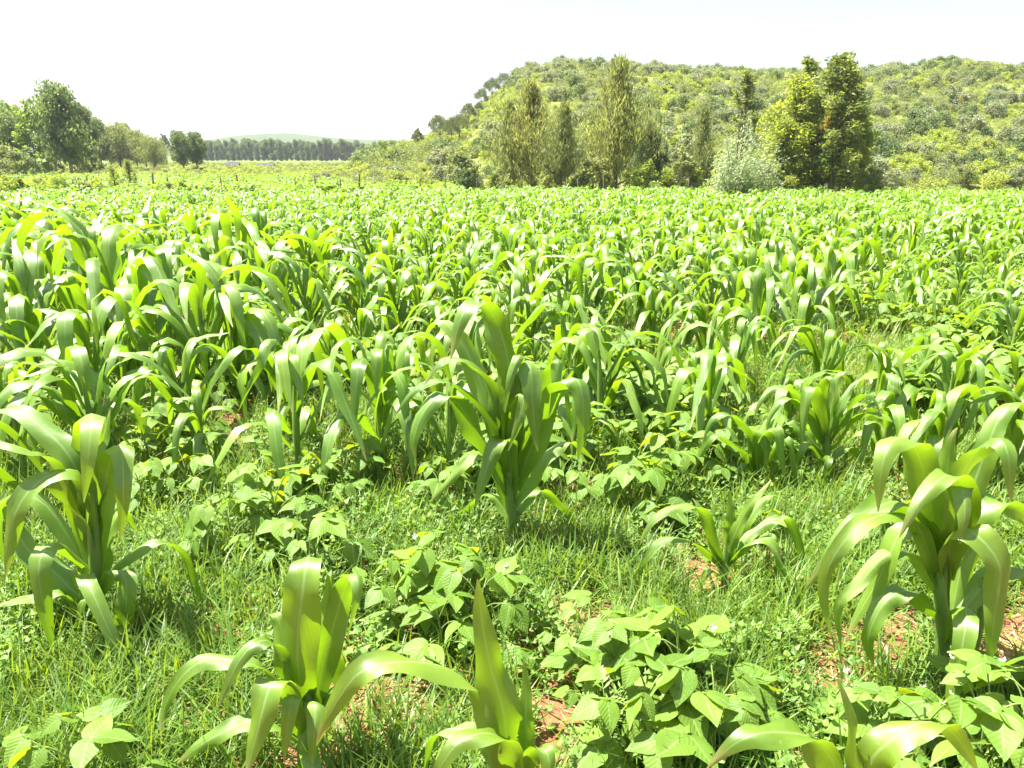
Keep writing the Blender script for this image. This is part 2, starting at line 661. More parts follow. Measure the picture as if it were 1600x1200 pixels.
def random_maize(rs, H=1.0, n_seg=12, na=4, nl=None):
    """list of leaves (V, q, uv) and a stalk for one plant about H metres tall"""
    nl = nl or rs.randint(9, 12)
    a0 = rs.uniform(0, 2 * PI)
    lv = []
    for i in range(nl):
        f = i / (nl - 1)
        azm = a0 + PI * i + rs.gauss(0, 0.5)
        z0 = (0.07 + 0.40 * f ** 0.9) * H
        if f > 0.88:
            th0, th1, L, W = rad(rs.uniform(3, 12)), rad(rs.uniform(60, 165)), rs.uniform(0.42, 0.6), rs.uniform(0.06, 0.08)
        else:
            th0 = rad(36 - 26 * f + rs.gauss(0, 5))
            th1 = rad(rs.uniform(142, 178) - 20 * max(0, f - 0.6))
            L = (0.46 + 0.46 * math.sin(PI * min(1, 0.12 + 0.72 * f))) * rs.uniform(0.8, 1.2)
            W = (0.045 + 0.043 * math.sin(PI * min(1, 0.15 + 0.65 * f))) * rs.uniform(0.88, 1.12)
        path = leaf_path(z0, azm, L * H, th0, th1, rs.uniform(0.1, 0.3), rs.uniform(0.55, 0.8), n_seg, rs.gauss(0, 0.5), 0.012, rs.gauss(0, 0.13))
        lat = (-math.sin(azm), math.cos(azm), 0)
        lv.append(ribbon(path, W * (0.5 + 0.5 * H), lat, 0.95, rs.uniform(0.1, 0.4), rs.uniform(0.009, 0.024), rs.gauss(0, 0.6), rs.uniform(0, 6), na))
    st = stalk_geo(0.56 * H, 0.017 * (0.6 + 0.4 * H), (rs.gauss(0, 0.02), rs.gauss(0, 0.02)))
    return lv, st


def leaf_mesh(lf, mat=M_maize, name="maize_leaf"):
    V, q, uv = lf
    return mesh_np(name, V, q, mat, True, uv)


MAIZE_GROUP = "maize plants growing in the field"
taken = []                                # (x, y, r) of plants placed by hand


def hero_maize(label, base_px, leaves=(), fill=3, seed=1, H=1.0, stalk_top=None, r=0.02, tiller=None, fill_range=(0.0, 0.6)):
    """a plant whose main leaves follow the photograph: each leaf is pixels of the photograph with a distance relative to the stalk"""
    b = on_ground(*base_px)
    b.z = gz(b.x, b.y)
    t = thing("maize_plant", label, "maize plant", b, group=MAIZE_GROUP)
    taken.append((b.x, b.y, 0.33))
    rs = random.Random(seed)
    o = np.array(b)
    top = np.array([0, 0, 0.5 * H]) if stalk_top is None else at_y(*stalk_top, b.y) - o
    path = np.array([[0, 0, -0.06], [0, 0, 0.0], top * 0.25, top * 0.5, top * 0.75, top])
    path[2][:2] *= 0.6
    V, q = tube(path, np.array([1.0, 1.08, 1.0, 1.1, 0.95, 0.4]) * r, 10)
    obj("stalk", mesh_np("stalk", V, q, M_stalk), t)
    if tiller:
        bb = np.array(on_ground(*tiller[0])) - o
        tt = at_y(*tiller[1], b.y + 0.03) - o
        P = catmull([bb + [0, 0, -0.06], bb + [0, 0, 0.02], (bb + tt) / 2 + [0.01, 0, 0], tt], 8)
        V, q = tube(P, np.linspace(1.0, 0.5, 8) * r, 10)
        obj("stalk", mesh_np("stalk", V, q, M_stalk), t)
    for pts, w, tw in leaves:
        P = np.array([at_y(x, y, b.y + d) - o for x, y, d in pts])
        C = catmull(P, 24)
        ph = rs.uniform(0, 6)
        u_ = np.linspace(0, 1, 24)
        C = C + np.outer(np.sin(u_ * 11 + ph) * 0.006 * np.sin(PI * u_), [0.4, 0.5, 0.8])
        d = P[-1] - P[0]
        d2 = d[:2] / (np.linalg.norm(d[:2]) + 1e-6)
        sgn = 1.0 if -d2[1] >= 0 else -1.0
        lat = (-d2[1] * .6 + sgn * .9, d2[0] * .6, 0)
        obj("leaf", leaf_mesh(ribbon(C, w * 1.18, lat, 0.7, 0.22, 0.017, tw, rs.uniform(0, 6), 6)), t)
    if fill:
        lv, _ = random_maize(rs, H, 14, 4, nl=fill + 2)
        for k, lf in enumerate(lv):
            f = k / (len(lv) - 1)
            if fill_range[0] <= f <= fill_range[1] or not leaves:
                obj("leaf", leaf_mesh(lf), t)
    return t


# six plants nearest the camera, then the ring behind them
hero_maize("large maize plant at the left edge with broad leaves draping towards the grass", (160, 985), [
    ([(150, 905, 0), (132, 780, .05), (136, 690, .04), (142, 648, -.03), (143, 665, -.13), (138, 720, -.18), (131, 785, -.19)], .10, 0.05),
    ([(150, 885, 0), (162, 770, .02), (176, 708, -.01), (189, 699, -.06), (194, 760, -.12), (188, 845, -.13)], .085, -.2),
    ([(146, 860, 0), (130, 760, -.02), (112, 735, -.05), (66, 748, -.11), (25, 800, -.17), (8, 905, -.19)], .085, 0.5),
    ([(146, 830, 0), (112, 715, .03), (60, 665, .07), (10, 640, .11), (-40, 650, .14)], .085, .3),
    ([(148, 850, 0), (95, 745, -.04), (45, 705, -.08), (-5, 690, -.1), (-50, 720, -.12)], .09, .3),
    ([(155, 935, 0), (183, 884, .01), (245, 846, .05), (292, 868, .08), (309, 925, .08), (309, 1000, .06)], .05, .2),
    ([(158, 925, 0), (178, 893, -.04), (194, 905, -.07), (196, 960, -.09), (176, 1030, -.09), (158, 1085, -.08)], .068, .5),
    ([(152, 950, 0), (105, 915, 0), (55, 868, .03), (20, 820, .05), (0, 780, .08)], .085, .4),
    ([(150, 940, 0), (133, 935, -.04), (122, 965, -.06), (102, 1030, -.06)], .034, .2),
    ([(152, 960, 0), (95, 930, -.04), (40, 935, -.07), (-10, 950, -.09)], .05, .4),
    ([(146, 850, 0), (150, 740, .03), (166, 665, .05), (172, 640, .05)], .07, .2),
    ([(150, 930, 0), (165, 850, .06), (188, 800, .1), (215, 830, .15)], .06, .2),
], fill=4, seed=3, H=.8, stalk_top=(138, 740), r=.021)

hero_maize("pale green maize plant in the foreground left with one leaf standing upright", (478, 1222), [
    ([(474, 1130, 0), (466, 1010, -.04), (472, 920, -.03), (480, 874, .02), (486, 872, .10), (492, 895, .2)], .095, .0),
    ([(484, 1140, 0), (512, 1010, .02), (540, 915, .02), (556, 893, -.02), (560, 925, -.06), (546, 985, -.08)], .065, .4),
    ([(474, 1120, 0), (440, 1018, -.02), (408, 1003, -.06), (372, 1035, -.1), (340, 1108, -.13)], .05, .5),
    ([(472, 1135, 0), (425, 1058, .03), (372, 1030, .05), (322, 1028, .05), (276, 1068, .03), (253, 1118, .02), (251, 1150, 0)], .055, .5),
    ([(476, 1145, 0), (455, 1075, -.04), (428, 1063, -.09), (408, 1120, -.14), (384, 1212, -.17)], .085, .1),
    ([(474, 1160, 0), (430, 1130, 0), (388, 1131, -.01), (330, 1152, -.03), (272, 1198, -.05)], .055, .6),
    ([(482, 1130, 0), (485, 1030, .04), (505, 960, .06), (514, 905, .05), (513, 900, .02)], .06, .1),
    ([(482, 1150, 0), (460, 1090, -.07), (452, 1110, -.11), (444, 1190, -.13)], .05, .2),
    ([(484, 1160, 0), (510, 1100, .0), (548, 1050, .03), (572, 1010, .06), (590, 1008, .09)], .055, .5),
    ([(476, 1130, 0), (452, 1030, .05), (432, 965, .08), (420, 960, .12)], .06, .2),
    ([(480, 1160, 0), (486, 1100, -.05), (492, 1130, -.1), (488, 1200, -.12)], .055, .1),
], fill=2, seed=4, H=.6, stalk_top=(478, 1060), r=.02)

hero_maize("maize plant at the bottom centre with a tall pointed spike leaf", (802, 1320), [
    ([(802, 1245, 0), (786, 1120, .0), (766, 1030, .01), (752, 965, .02), (746, 905, .03)], .085, .1),
    ([(812, 1250, 0), (822, 1160, .02), (822, 1090, .03), (818, 1030, .04)], .04, .1),
    ([(798, 1225, 0), (772, 1135, .03), (738, 1078, .04), (692, 1040, .02), (625, 1030, -.01), (562, 1050, -.04), (516, 1115, -.05), (494, 1165, -.05)], .085, .6),
    ([(808, 1245, 0), (800, 1165, -.05), (765, 1146, -.09), (720, 1160, -.12), (690, 1195, -.14), (660, 1250, -.15)], .06, .6),
    ([(798, 1240, 0), (750, 1150, .06), (705, 1136, .08), (674, 1160, .08), (662, 1215, .07)], .045, .4),
    ([(808, 1235, 0), (826, 1175, -.03), (848, 1168, -.06), (858, 1200, -.09), (852, 1250, -.1)], .055, .2),
], fill=0, seed=5, stalk_top=(803, 1180), r=.02)

hero_maize("maize plant cut by the bottom edge right of centre, two leaves arching apart", (1335, 1390), [
    ([(1345, 1290, 0), (1338, 1180, .0), (1326, 1110, .01), (1309, 1060, .02)], .04, .1),
    ([(1335, 1290, 0), (1308, 1205, .0), (1272, 1160, -.01), (1228, 1143, -.02), (1190, 1142, -.04), (1148, 1162, -.05), (1104, 1202, -.06)], .085, .6),
    ([(1340, 1290, 0), (1358, 1195, .0), (1390, 1155, .0), (1430, 1131, .01), (1468, 1134, .02), (1502, 1162, .02), (1528, 1205, .02)], .075, .5),
], fill=0, seed=6, stalk_top=(1340, 1260), r=.02)

hero_maize("big twin-stalked maize plant at the right edge over bare red soil", (1467, 1062), [
    ([(1466, 905, 0), (1444, 812, -.03), (1395, 786, -.08), (1335, 822, -.13), (1292, 878, -.16), (1255, 925, -.17)], .085, .5),
    ([(1466, 900, 0), (1425, 812, -.08), (1355, 812, -.17), (1303, 868, -.21), (1287, 930, -.22), (1299, 996, -.22)], .062, .4),
    ([(1468, 870, 0), (1450, 770, 0), (1424, 692, -.02), (1396, 686, -.08), (1378, 730, -.12), (1372, 800, -.13)], .09, .3),
    ([(1474, 870, 0), (1502, 745, 0), (1546, 688, -.02), (1573, 705, -.08), (1581, 785, -.1)], .09, -.3),
    ([(1478, 905, 0), (1488, 835, -.08), (1520, 828, -.14), (1562, 885, -.19), (1553, 970, -.21), (1546, 1042, -.21)], .088, -.3),
    ([(1480, 890, 0), (1510, 775, -.04), (1480, 745, -.1), (1437, 785, -.16), (1405, 840, -.18)], .078, .3),
    ([(1470, 965, 0), (1425, 925, -.03), (1383, 942, -.06), (1357, 995, -.08), (1365, 1042, -.08)], .066, .3),
    ([(1492, 1000, 0), (1525, 1028, -.05), (1562, 1055, -.08), (1580, 1095, -.1), (1590, 1138, -.1)], .06, .5),
    ([(1468, 930, 0), (1430, 872, .0), (1388, 867, -.02), (1343, 910, -.04), (1311, 945, -.06), (1314, 1018, -.07)], .046, .5),
    ([(1482, 890, 0), (1530, 805, .06), (1585, 788, .07), (1640, 850, .07)], .085, .5),
    ([(1472, 880, 0), (1476, 770, .03), (1486, 690, .05), (1496, 668, .06)], .075, .1),
    ([(1474, 880, 0), (1520, 760, .1), (1560, 655, .14), (1590, 630, .18), (1620, 660, .2)], .075, .3),
    ([(1476, 900, 0), (1492, 810, -.05), (1502, 762, -.1), (1508, 800, -.15), (1500, 850, -.16)], .08, .1),
    ([(1500, 960, 0), (1545, 905, .04), (1590, 890, .06), (1640, 940, .07)], .08, .4),
], fill=4, seed=7, H=.85, stalk_top=(1474, 800), r=.022, tiller=((1512, 1045), (1538, 905)))

hero_maize("tallest maize plant at the centre of the foreground with broad leaves draping forward", (800, 848), [
    ([(792, 690, 0), (796, 575, 0), (775, 505, .02), (748, 473, -.02), (722, 492, -.08), (704, 562, -.1)], .115, .2),
    ([(796, 725, 0), (802, 620, -.03), (818, 569, -.07), (828, 580, -.11), (832, 630, -.14), (840, 705, -.15)], .11, .0),
    ([(793, 705, 0), (804, 590, -.05), (811, 556, -.1), (798, 588, -.14), (788, 645, -.15)], .055, .1),
    ([(800, 745, 0), (838, 650, .0), (862, 575, -.02), (871, 566, -.05), (868, 610, -.08), (858, 650, -.08)], .08, -.1),
    ([(804, 765, 0), (848, 655, -.05), (882, 594, -.1), (905, 594, -.15), (912, 650, -.18), (903, 722, -.19)], .105, -.1),
    ([(792, 725, 0), (772, 620, 0), (738, 565, -.03), (694, 564, -.07), (662, 602, -.1)], .065, .5),
    ([(795, 745, 0), (756, 640, -.02), (706, 601, -.06), (655, 605, -.1), (614, 652, -.12)], .055, .5),
    ([(796, 765, 0), (735, 655, -.05), (692, 618, -.1), (661, 645, -.14), (646, 690, -.16), (650, 722, -.16)], .1, .2),
    ([(800, 785, 0), (794, 692, -.06), (772, 700, -.11), (756, 745, -.14), (742, 792, -.15)], .085, .1),
    ([(798, 730, 0), (808, 640, -.07), (820, 615, -.11), (812, 655, -.15), (794, 705, -.16)], .062, .1),
    ([(798, 800, 0), (765, 720, -.02), (728, 725, -.05), (690, 765, -.07), (672, 785, -.07)], .055, .4),
    ([(792, 705, 0), (748, 590, .05), (706, 515, .08), (682, 500, .12), (660, 530, .15)], .09, .2),
    ([(794, 700, 0), (790, 590, .06), (792, 510, .08), (798, 480, .08)], .07, .1),
    ([(802, 790, 0), (850, 720, .03), (890, 690, .06), (930, 720, .08)], .07, .3),
    ([(802, 760, 0), (830, 660, .05), (848, 600, .1), (870, 590, .15)], .08, .2),
    ([(800, 815, 0), (830, 770, .05), (870, 780, .08), (905, 830, .1)], .06, .2),
    ([(800, 815, 0), (770, 775, .05), (735, 785, .08), (700, 838, .08)], .055, .3),
], fill=0, seed=8, H=1.0, stalk_top=(790, 610), r=.024)

hero_maize("small yellow-green maize plant standing in grass beside the twin-stalked plant", (1130, 925), [
    ([(1132, 890, 0), (1150, 830, 0), (1172, 790, 0), (1205, 750, .02)], .045, .1),
    ([(1130, 880, 0), (1100, 805, -.03), (1062, 788, -.06), (1020, 815, -.1), (1000, 852, -.12)], .048, .4),
    ([(1130, 890, 0), (1092, 850, -.04), (1042, 843, -.08), (1005, 880, -.1), (998, 922, -.1)], .042, .4),
    ([(1134, 885, 0), (1168, 850, -.02), (1200, 845, -.04), (1222, 880, -.07), (1226, 955, -.08)], .05, .3),
    ([(1134, 880, 0), (1180, 828, .03), (1225, 812, .04), (1250, 850, .04), (1253, 908, .03)], .045, .3),
    ([(1132, 900, 0), (1114, 848, 0), (1098, 800, .03), (1082, 778, .05)], .045, .1),
    ([(1133, 880, 0), (1142, 820, .02), (1140, 765, .03)], .045, .1),
    ([(1133, 890, 0), (1155, 835, .05), (1195, 780, .08), (1225, 775, .1)], .045, .2),
    ([(1130, 905, 0), (1110, 890, -.03), (1088, 925, -.05)], .035, .2),
    ([(1134, 905, 0), (1165, 920, -.03), (1195, 927, -.05), (1212, 978, -.06)], .03, .3),
], fill=0, seed=21, stalk_top=(1134, 850), r=.013)
hero_maize("upright maize plant behind the small yellow-green one, leaves spread like a fountain", (1290, 748), [
    ([(1287, 695, 0), (1256, 625, -.02), (1216, 605, -.05), (1190, 626, -.08), (1177, 655, -.09)], .055, .4),
    ([(1288, 695, 0), (1252, 632, -.05), (1226, 625, -.1), (1204, 650, -.13), (1197, 680, -.14)], .05, .4),
    ([(1290, 695, 0), (1277, 616, -.03), (1263, 609, -.08), (1256, 650, -.12), (1253, 700, -.13)], .065, .1),
    ([(1290, 695, 0), (1284, 625, .02), (1290, 590, .0), (1300, 592, -.05), (1303, 625, -.08)], .06, .1),
    ([(1292, 695, 0), (1312, 640, 0), (1332, 603, .02), (1348, 592, .04)], .045, .1),
    ([(1292, 695, 0), (1335, 628, -.02), (1360, 618, -.04), (1380, 652, -.06)], .055, .3),
    ([(1293, 705, 0), (1340, 652, -.03), (1382, 648, -.05), (1410, 672, -.07), (1421, 718, -.07)], .058, .4),
    ([(1288, 710, 0), (1260, 680, 0), (1235, 660, .02), (1215, 672, .05)], .06, .3),
    ([(1290, 725, 0), (1264, 692, -.05), (1250, 710, -.08), (1244, 745, -.08)], .05, .2),
    ([(1291, 725, 0), (1320, 700, .02), (1350, 714, .03), (1362, 748, .03)], .05, .3),
    ([(1290, 700, 0), (1300, 630, .05), (1312, 585, .08), (1330, 580, .12)], .06, .1),
], fill=2, seed=22, H=.6, stalk_top=(1292, 660), r=.02)
hero_maize("short maize plant with a folded yellow leaf just left of the fountain-shaped one", (1186, 766), [
    ([(1184, 742, 0), (1171, 672, -.02), (1146, 650, -.05), (1115, 656, -.07), (1096, 695, -.08)], .055, .4),
    ([(1184, 742, 0), (1152, 697, -.03), (1117, 680, -.05), (1091, 718, -.06), (1080, 750, -.06)], .05, .4),
    ([(1184, 748, 0), (1178, 695, 0), (1186, 672, -.02), (1197, 690, -.05), (1198, 730, -.06)], .08, .1),
    ([(1185, 742, 0), (1193, 682, -.04), (1212, 672, -.08), (1222, 705, -.1), (1226, 750, -.1)], .072, .1),
    ([(1186, 742, 0), (1214, 692, 0), (1232, 690, -.03), (1243, 730, -.05), (1240, 775, -.05)], .058, .2),
    ([(1186, 745, 0), (1190, 690, .04), (1205, 655, .07), (1222, 660, .1)], .06, .1),
    ([(1184, 752, 0), (1165, 725, -.03), (1145, 750, -.06)], .04, .2),
], fill=0, seed=23, stalk_top=(1186, 715), r=.016)
RING = [
    ("dark maize plant immediately left of the tallest central plant", (600, 735), 1.0, 24),
    ("maize plant directly behind the right shoulder of the tallest central plant", (938, 690), 0.98, 25),
    ("maize plant with long pale drooping leaf left of the dark one", (455, 690), 0.86, 26),
    ("maize plant behind the leafy bean patch at left, tips curling down", (292, 680), 0.84, 27),
    ("maize plant right behind the twin-stalked plant at the right edge", (1450, 775), 0.72, 28),
    ("broad maize plant right of centre whose base sits in dark bean leaves", (1100, 610), 0.9, 29),
    ("maize plant in the weedy gap above the fountain-shaped one", (1275, 660), 0.85, 30),
    ("maize plant at far right of the second rank over reddish soil", (1500, 660), 0.7, 31),
    ("thin maize plant filling the gap right of the fountain-shaped one", (1375, 735), 0.68, 33),
    ("maize plant cut by the right edge above the twin-stalked one", (1575, 770), 0.72, 34),
    ("maize plant by the left edge behind the round-leaved beans", (200, 640), 0.82, 32),
]
for lab, px, H, sd in RING:
    b = on_ground(*px)
    b.z = gz(b.x, b.y)
    taken.append((b.x, b.y, 0.34))
    t = thing("maize_plant", lab, "maize plant", b, group=MAIZE_GROUP)
    lv, st = random_maize(random.Random(sd), H, 15, 4, nl=13 if H > 0.7 else 10)
    obj("stalk", mesh_np("stalk", st[0], st[1], M_stalk), t)
    for lf in lv:
        obj("leaf", leaf_mesh(lf), t)

# the rows: hills of plants on a jittered grid
NV = 10
protos = []
for k in range(NV):
    rs = random.Random(100 + k)
    lv, st = random_maize(rs, 1.0, 12, 2 if k % 2 else 4)
    parts = [leaf_mesh(lf) for lf in lv]
    stm = mesh_np("stalk", st[0], st[1], M_stalk)
    a = Acc()
    for V, q, uv in lv:
        a.add(V, q, None, uv)
    a.add(st[0], st[1])
    protos.append((parts, stm, a.mesh("maize_plant_mesh", M_maize)))


def in_view(x, y, z, m=60):
    px, py, d = project((x, y, z))
    return d > 0.3 and -m < px < 1600 + m and py < 1200 + m


def maize_h(x, y):
    px, py, _ = project((x, y, height(x, y)))
    h = 0.93 + 0.16 * fbm(x, y, 2.2, 2)
    if px < 620 and 3.6 < y < 11:
        h += 0.26 * min(1, (620 - px) / 250) * min(1, (y - 3.6) / 1.5)
    if px > 1250 and y < 10:
        h -= 0.2 * min(1, (px - 1250) / 200)
    if y > 14:
        h = max(0.7, h - 0.03)
    return h * random.choice((random.uniform(0.6, 0.85), random.uniform(0.85, 1.1), random.uniform(0.9, 1.2)))


spots = []
rowdir = rad(8)
cx_, sx_ = math.cos(rowdir), math.sin(rowdir)
for i in range(-90, 91):
    for j in range(0, 100):
        u, v = i * 0.46 + random.gauss(0, 0.09), 1.9 + j * 0.66 + random.gauss(0, 0.08)
        x, y = u * cx_ - v * sx_ * 0.4, v + u * sx_
        if y < 2.4 or abs(x) > 0.78 * y + 2.0:
            continue
        px, py, dpt = project((x, y, height(x, y)))
        edge = 46 if px > 700 else 40
        if px > 1150:
            edge = 40
        if y > edge + 2 * math.sin(x):
            continue
        if y < 3.55 and -60 < px < 1660:
            continue                      # the front ranks are placed by hand
        if any((x - a) ** 2 + (y - b) ** 2 < r * r for a, b, r in taken):
            continue
        if px > 1200 and y < 12 and random.random() < 0.25:
            continue
        if fbm(x, y, 1.7, 2) < -0.38:
            continue
        spots.append((x, y, px, py))
spots.sort(key=lambda s: s[1])
N_THINGS = 300 - len(taken)
N_PARTED = 95
stuff_pts = []
sample_objs = {}
cnt = 0


ONES = "zero one two three four five six seven eight nine ten eleven twelve thirteen fourteen fifteen sixteen seventeen eighteen nineteen".split()
TENS = "- - twenty thirty forty fifty sixty seventy eighty ninety".split()
ORD = "first second third fourth fifth sixth seventh eighth ninth tenth eleventh twelfth thirteenth fourteenth fifteenth sixteenth seventeenth eighteenth nineteenth twentieth".split()


def say(v):
    v = int(min(99, max(0, round(v))))
    return ONES[v] if v < 20 else TENS[v // 10] + ("-" + ONES[v % 10] if v % 10 else "")


def zone_label(px, x, y, sz):
    h_ = height(0, y) + 0.85 * sz
    tx, ty, _ = project((x, y, h_))
    size = "short" if sz < .78 else "tall" if sz > 1.08 else "medium"
    zone = ("left rows" if px < 520 else "right weedy rows" if px > 1180 else "central rows")
    return f"{size} maize plant, {zone}, tips {say(tx / 16)} percent across, {say(ty / 12)} percent down"


for (x, y, px, py) in spots:
    s = maize_h(x, y)
    rz = random.uniform(0, 2 * PI)
    k = random.randrange(NV)
    if -30 < px < 1630 and cnt < N_THINGS:
        lab = zone_label(px, x, y, s)
        loc = (x, y, gz(x, y))
        if cnt < N_PARTED:
            t = thing("maize_plant", lab, "maize plant", loc, rz, s, MAIZE_GROUP)
            parts, stm, _ = protos[k]
            obj("stalk", stm, t)
            for me in parts:
                obj("leaf", me, t)
        else:
            t = obj("maize_plant", protos[k][2], None, loc, label=lab, category="maize plant", group=MAIZE_GROUP)
            t.rotation_euler = (0, 0, rz)
            t.scale = (s, s, s)
            sample_objs.setdefault(k, t)
        cnt += 1
    else:
        stuff_pts.append((x, y, height(x, y), rz, s, k))


# ------------------------------------------------------------------ scatter by geometry nodes (only for masses nobody could count)
def scatter(name, pts, samples, label, category):
    """pts: (x, y, z, rz, scale, kind); samples[kind] = an object standing in the scene whose mesh is repeated"""
    me = bpy.data.meshes.new(name)
    P = np.array([p[:3] for p in pts], np.float32)
    me.vertices.add(len(P))
    me.vertices.foreach_set("co", P.ravel())
    for an, ix in (("rz", 3), ("scl", 4), ("kind", 5)):
        a = me.attributes.new(an, 'FLOAT', 'POINT')
        a.data.foreach_set("value", np.array([p[ix] for p in pts], np.float32))
    o = obj(name, me, kind="stuff", label=label, category=category)
    ng = bpy.data.node_groups.new(name, 'GeometryNodeTree')
    ng.interface.new_socket("Geometry", in_out='INPUT', socket_type='NodeSocketGeometry')
    ng.interface.new_socket("Geometry", in_out='OUTPUT', socket_type='NodeSocketGeometry')
    L = ng.links.new
    gi, go = ng.nodes.new("NodeGroupInput"), ng.nodes.new("NodeGroupOutput")
    join = ng.nodes.new("GeometryNodeJoinGeometry")

    def named(n):
        a = ng.nodes.new("GeometryNodeInputNamedAttribute")
        a.data_type = 'FLOAT'
        a.inputs["Name"].default_value = n
        return a.outputs["Attribute"]
    cmb = ng.nodes.new("ShaderNodeCombineXYZ")
    L(named("rz"), cmb.inputs[2])
    for k, so_ in samples.items():
        oi = ng.nodes.new("GeometryNodeObjectInfo")
        oi.inputs["Object"].default_value = so_
        oi.inputs["As Instance"].default_value = True
        cp = ng.nodes.new("FunctionNodeCompare")
        cp.data_type = 'FLOAT'
        cp.operation = 'EQUAL'
        L(named("kind"), cp.inputs[0])
        cp.inputs[1].default_value = float(k)
        cp.inputs["Epsilon"].default_value = 0.1
        ip = ng.nodes.new("GeometryNodeInstanceOnPoints")
        L(gi.outputs[0], ip.inputs["Points"])
        L(cp.outputs[0], ip.inputs["Selection"])
        L(oi.outputs["Geometry"], ip.inputs["Instance"])
        L(cmb.outputs[0], ip.inputs["Rotation"])
        L(named("scl"), ip.inputs["Scale"])
        L(ip.outputs[0], join.inputs[0])
    L(join.outputs[0], go.inputs[0])
    md = o.modifiers.new("scatter", 'NODES')
    md.node_group = ng
    return o


scatter("maize_field", stuff_pts, sample_objs, "far maize crop closing into one green mass towards the hill", "maize crop")


# ------------------------------------------------------------------ beans
def leaflet_mesh(rs):
    prof_t = [0, .06, .16, .3, .45, .6, .75, .88, 1.0]
    prof_w = [.10, .62, .92, 1.0, .9, .7, .44, .2, .0]
    V, UV = [], []
    na = 4
    fold, curl, ben = rs.uniform(0.05, 0.4), rs.uniform(-0.1, 0.5), rs.uniform(-.15, .15)
    for t, w in zip(prof_t, prof_w):
        for o in np.linspace(-1, 1, na + 1):
            hw = 0.40 * max(w, 0.012)
            z = fold * abs(o) * hw * (1 - t * 0.5) - curl * t * t * 0.55 + 0.03 * math.sin(7 * t + 3 * o) - 0.10 * abs(o) ** 3 * hw
            back = -0.08 * abs(o) * max(0, 1 - t * 5)
            V.append((o * hw * (1 - 0.1 * fold) + ben * t * t, t + back, z))
            UV.append((0.5 + o * hw, t))
    m = na + 1
    n = len(prof_t)
    k = np.arange((n - 1) * na)
    r, c = k // na, k % na
    q = np.stack([r * m + c, r * m + c + 1, (r + 1) * m + c + 1, (r + 1) * m + c], 1)
    return np.array(V), q, np.array(UV)


LF = [leaflet_mesh(random.Random(50 + k)) for k in range(7)]
LFM = [mesh_np("bean_leaflet", V, q, M_bean, True, uv) for V, q, uv in LF]


def bean_proto(rs, nleaf, H):
    """stem geometry, and for each leaf its stalk geometry and three (leaflet kind, matrix)"""
    stem = tube([(0, 0, -0.03), (0.01, 0, 0.02), (0.015, 0.01, H * 0.5), (0.0, 0.02, H * 0.85)], [.006, .006, .005, .003], 6)
    leaves = []
    for i in range(nleaf):
        f = (i + 0.5) / nleaf
        azm = i * 2.4 + rs.gauss(0, 0.4)
        r = (0.19 - 0.12 * f) * rs.uniform(0.7, 1.35)
        ze = H * (0.38 + 0.68 * f) * rs.uniform(0.85, 1.12)
        z0 = H * 0.75 * f
        e = np.array([r * math.cos(azm), r * math.sin(azm), ze])
        s = np.array([0.01, 0.01, z0])
        pth = catmull([s, (s + e) / 2 + [0, 0, 0.02], e], 5)
        pt = tube(pth, [.003, .0028, .0026, .0024, .002], 5)
        ls = []
        size = rs.uniform(0.065, 0.14)
        dr = rs.uniform(0.05, 0.75)
        for k, da in enumerate((0, 1.35, -1.35)):
            a = azm + da + rs.gauss(0, 0.18)
            off = e + (0.02 if k == 0 else 0.0) * np.array([math.cos(azm), math.sin(azm), 0])
            M = Matrix.Translation(Vector(off)) @ Matrix.Rotation(a - PI / 2, 4, 'Z') @ Matrix.Rotation(-(dr + rs.gauss(0, 0.22)), 4, 'X') @ Matrix.Rotation(rs.gauss(0, 0.3), 4, 'Y') @ Matrix.Scale(size * (1.0 if k == 0 else 0.92), 4)
            ls.append((rs.randrange(7), M))
        leaves.append((pt, ls))
    return stem, leaves


def flower_geo():
    a = Acc()
    for k in range(4):
        an = k * PI / 2 + 0.4
        c, s = math.cos(an), math.sin(an)
        P = np.array([(0, 0, 0), (.006 * c - .004 * s, .006 * s + .004 * c, .004), (.012 * c, .012 * s, .008), (.006 * c + .004 * s, .006 * s - .004 * c, .004)])
        a.add(P, [(0, 1, 2, 3)])
    return a.mesh("bean_flower", M_petal)


FLOWER = flower_geo()
BP = []
for k in range(7):
    rs = random.Random(70 + k)
    stem, lvs = bean_proto(rs, rs.randint(9, 13), rs.uniform(0.26, 0.36))
    sm = mesh_np("bean_stem", stem[0], stem[1], M_beanstem)
    pl = []
    acc = Acc()
    acc.add(stem[0], stem[1])
    for pt, ls in lvs:
        pl.append((mesh_np("leaf_stalk", pt[0], pt[1], M_beanstem), ls))
        acc.add(pt[0], pt[1])
        for lk, M in ls:
            V, q, uv = LF[lk]
            A = np.array(M)
            acc.add(V @ A[:3, :3].T + A[:3, 3], q, None, uv)
    BP.append((sm, pl, acc.mesh("bean_plant_mesh", M_bean)))

BEAN_GROUP = "bean plants growing between the maize"


def bean_plant(px, py, s, k, label, rz, flower=0):
    b = on_ground(px, py)
    b.z = gz(b.x, b.y)
    t = thing("bean_plant", label, "bean plant", b, rz, s, BEAN_GROUP)
    sm, pl, _ = BP[k % 7]
    obj("stem", sm, t)
    for me, ls in pl:
        p = obj("leaf_stalk", me, t)
        for lk, M in ls:
            l = obj("leaflet", LFM[lk], p)
            l.matrix_basis = M
    rs = random.Random(int(px + py))
    for q in range(flower):
        f = obj("flower", FLOWER, t)
        f.location = (rs.uniform(-.15, .15), rs.uniform(-.15, .1), rs.uniform(.26, .36))
        f.rotation_euler = (rs.uniform(-1, 1), rs.uniform(-1, 1), rs.uniform(0, 6))
        f.scale = (1.1, 1.1, 1.1)
    taken.append((b.x, b.y, 0.12))
    return t


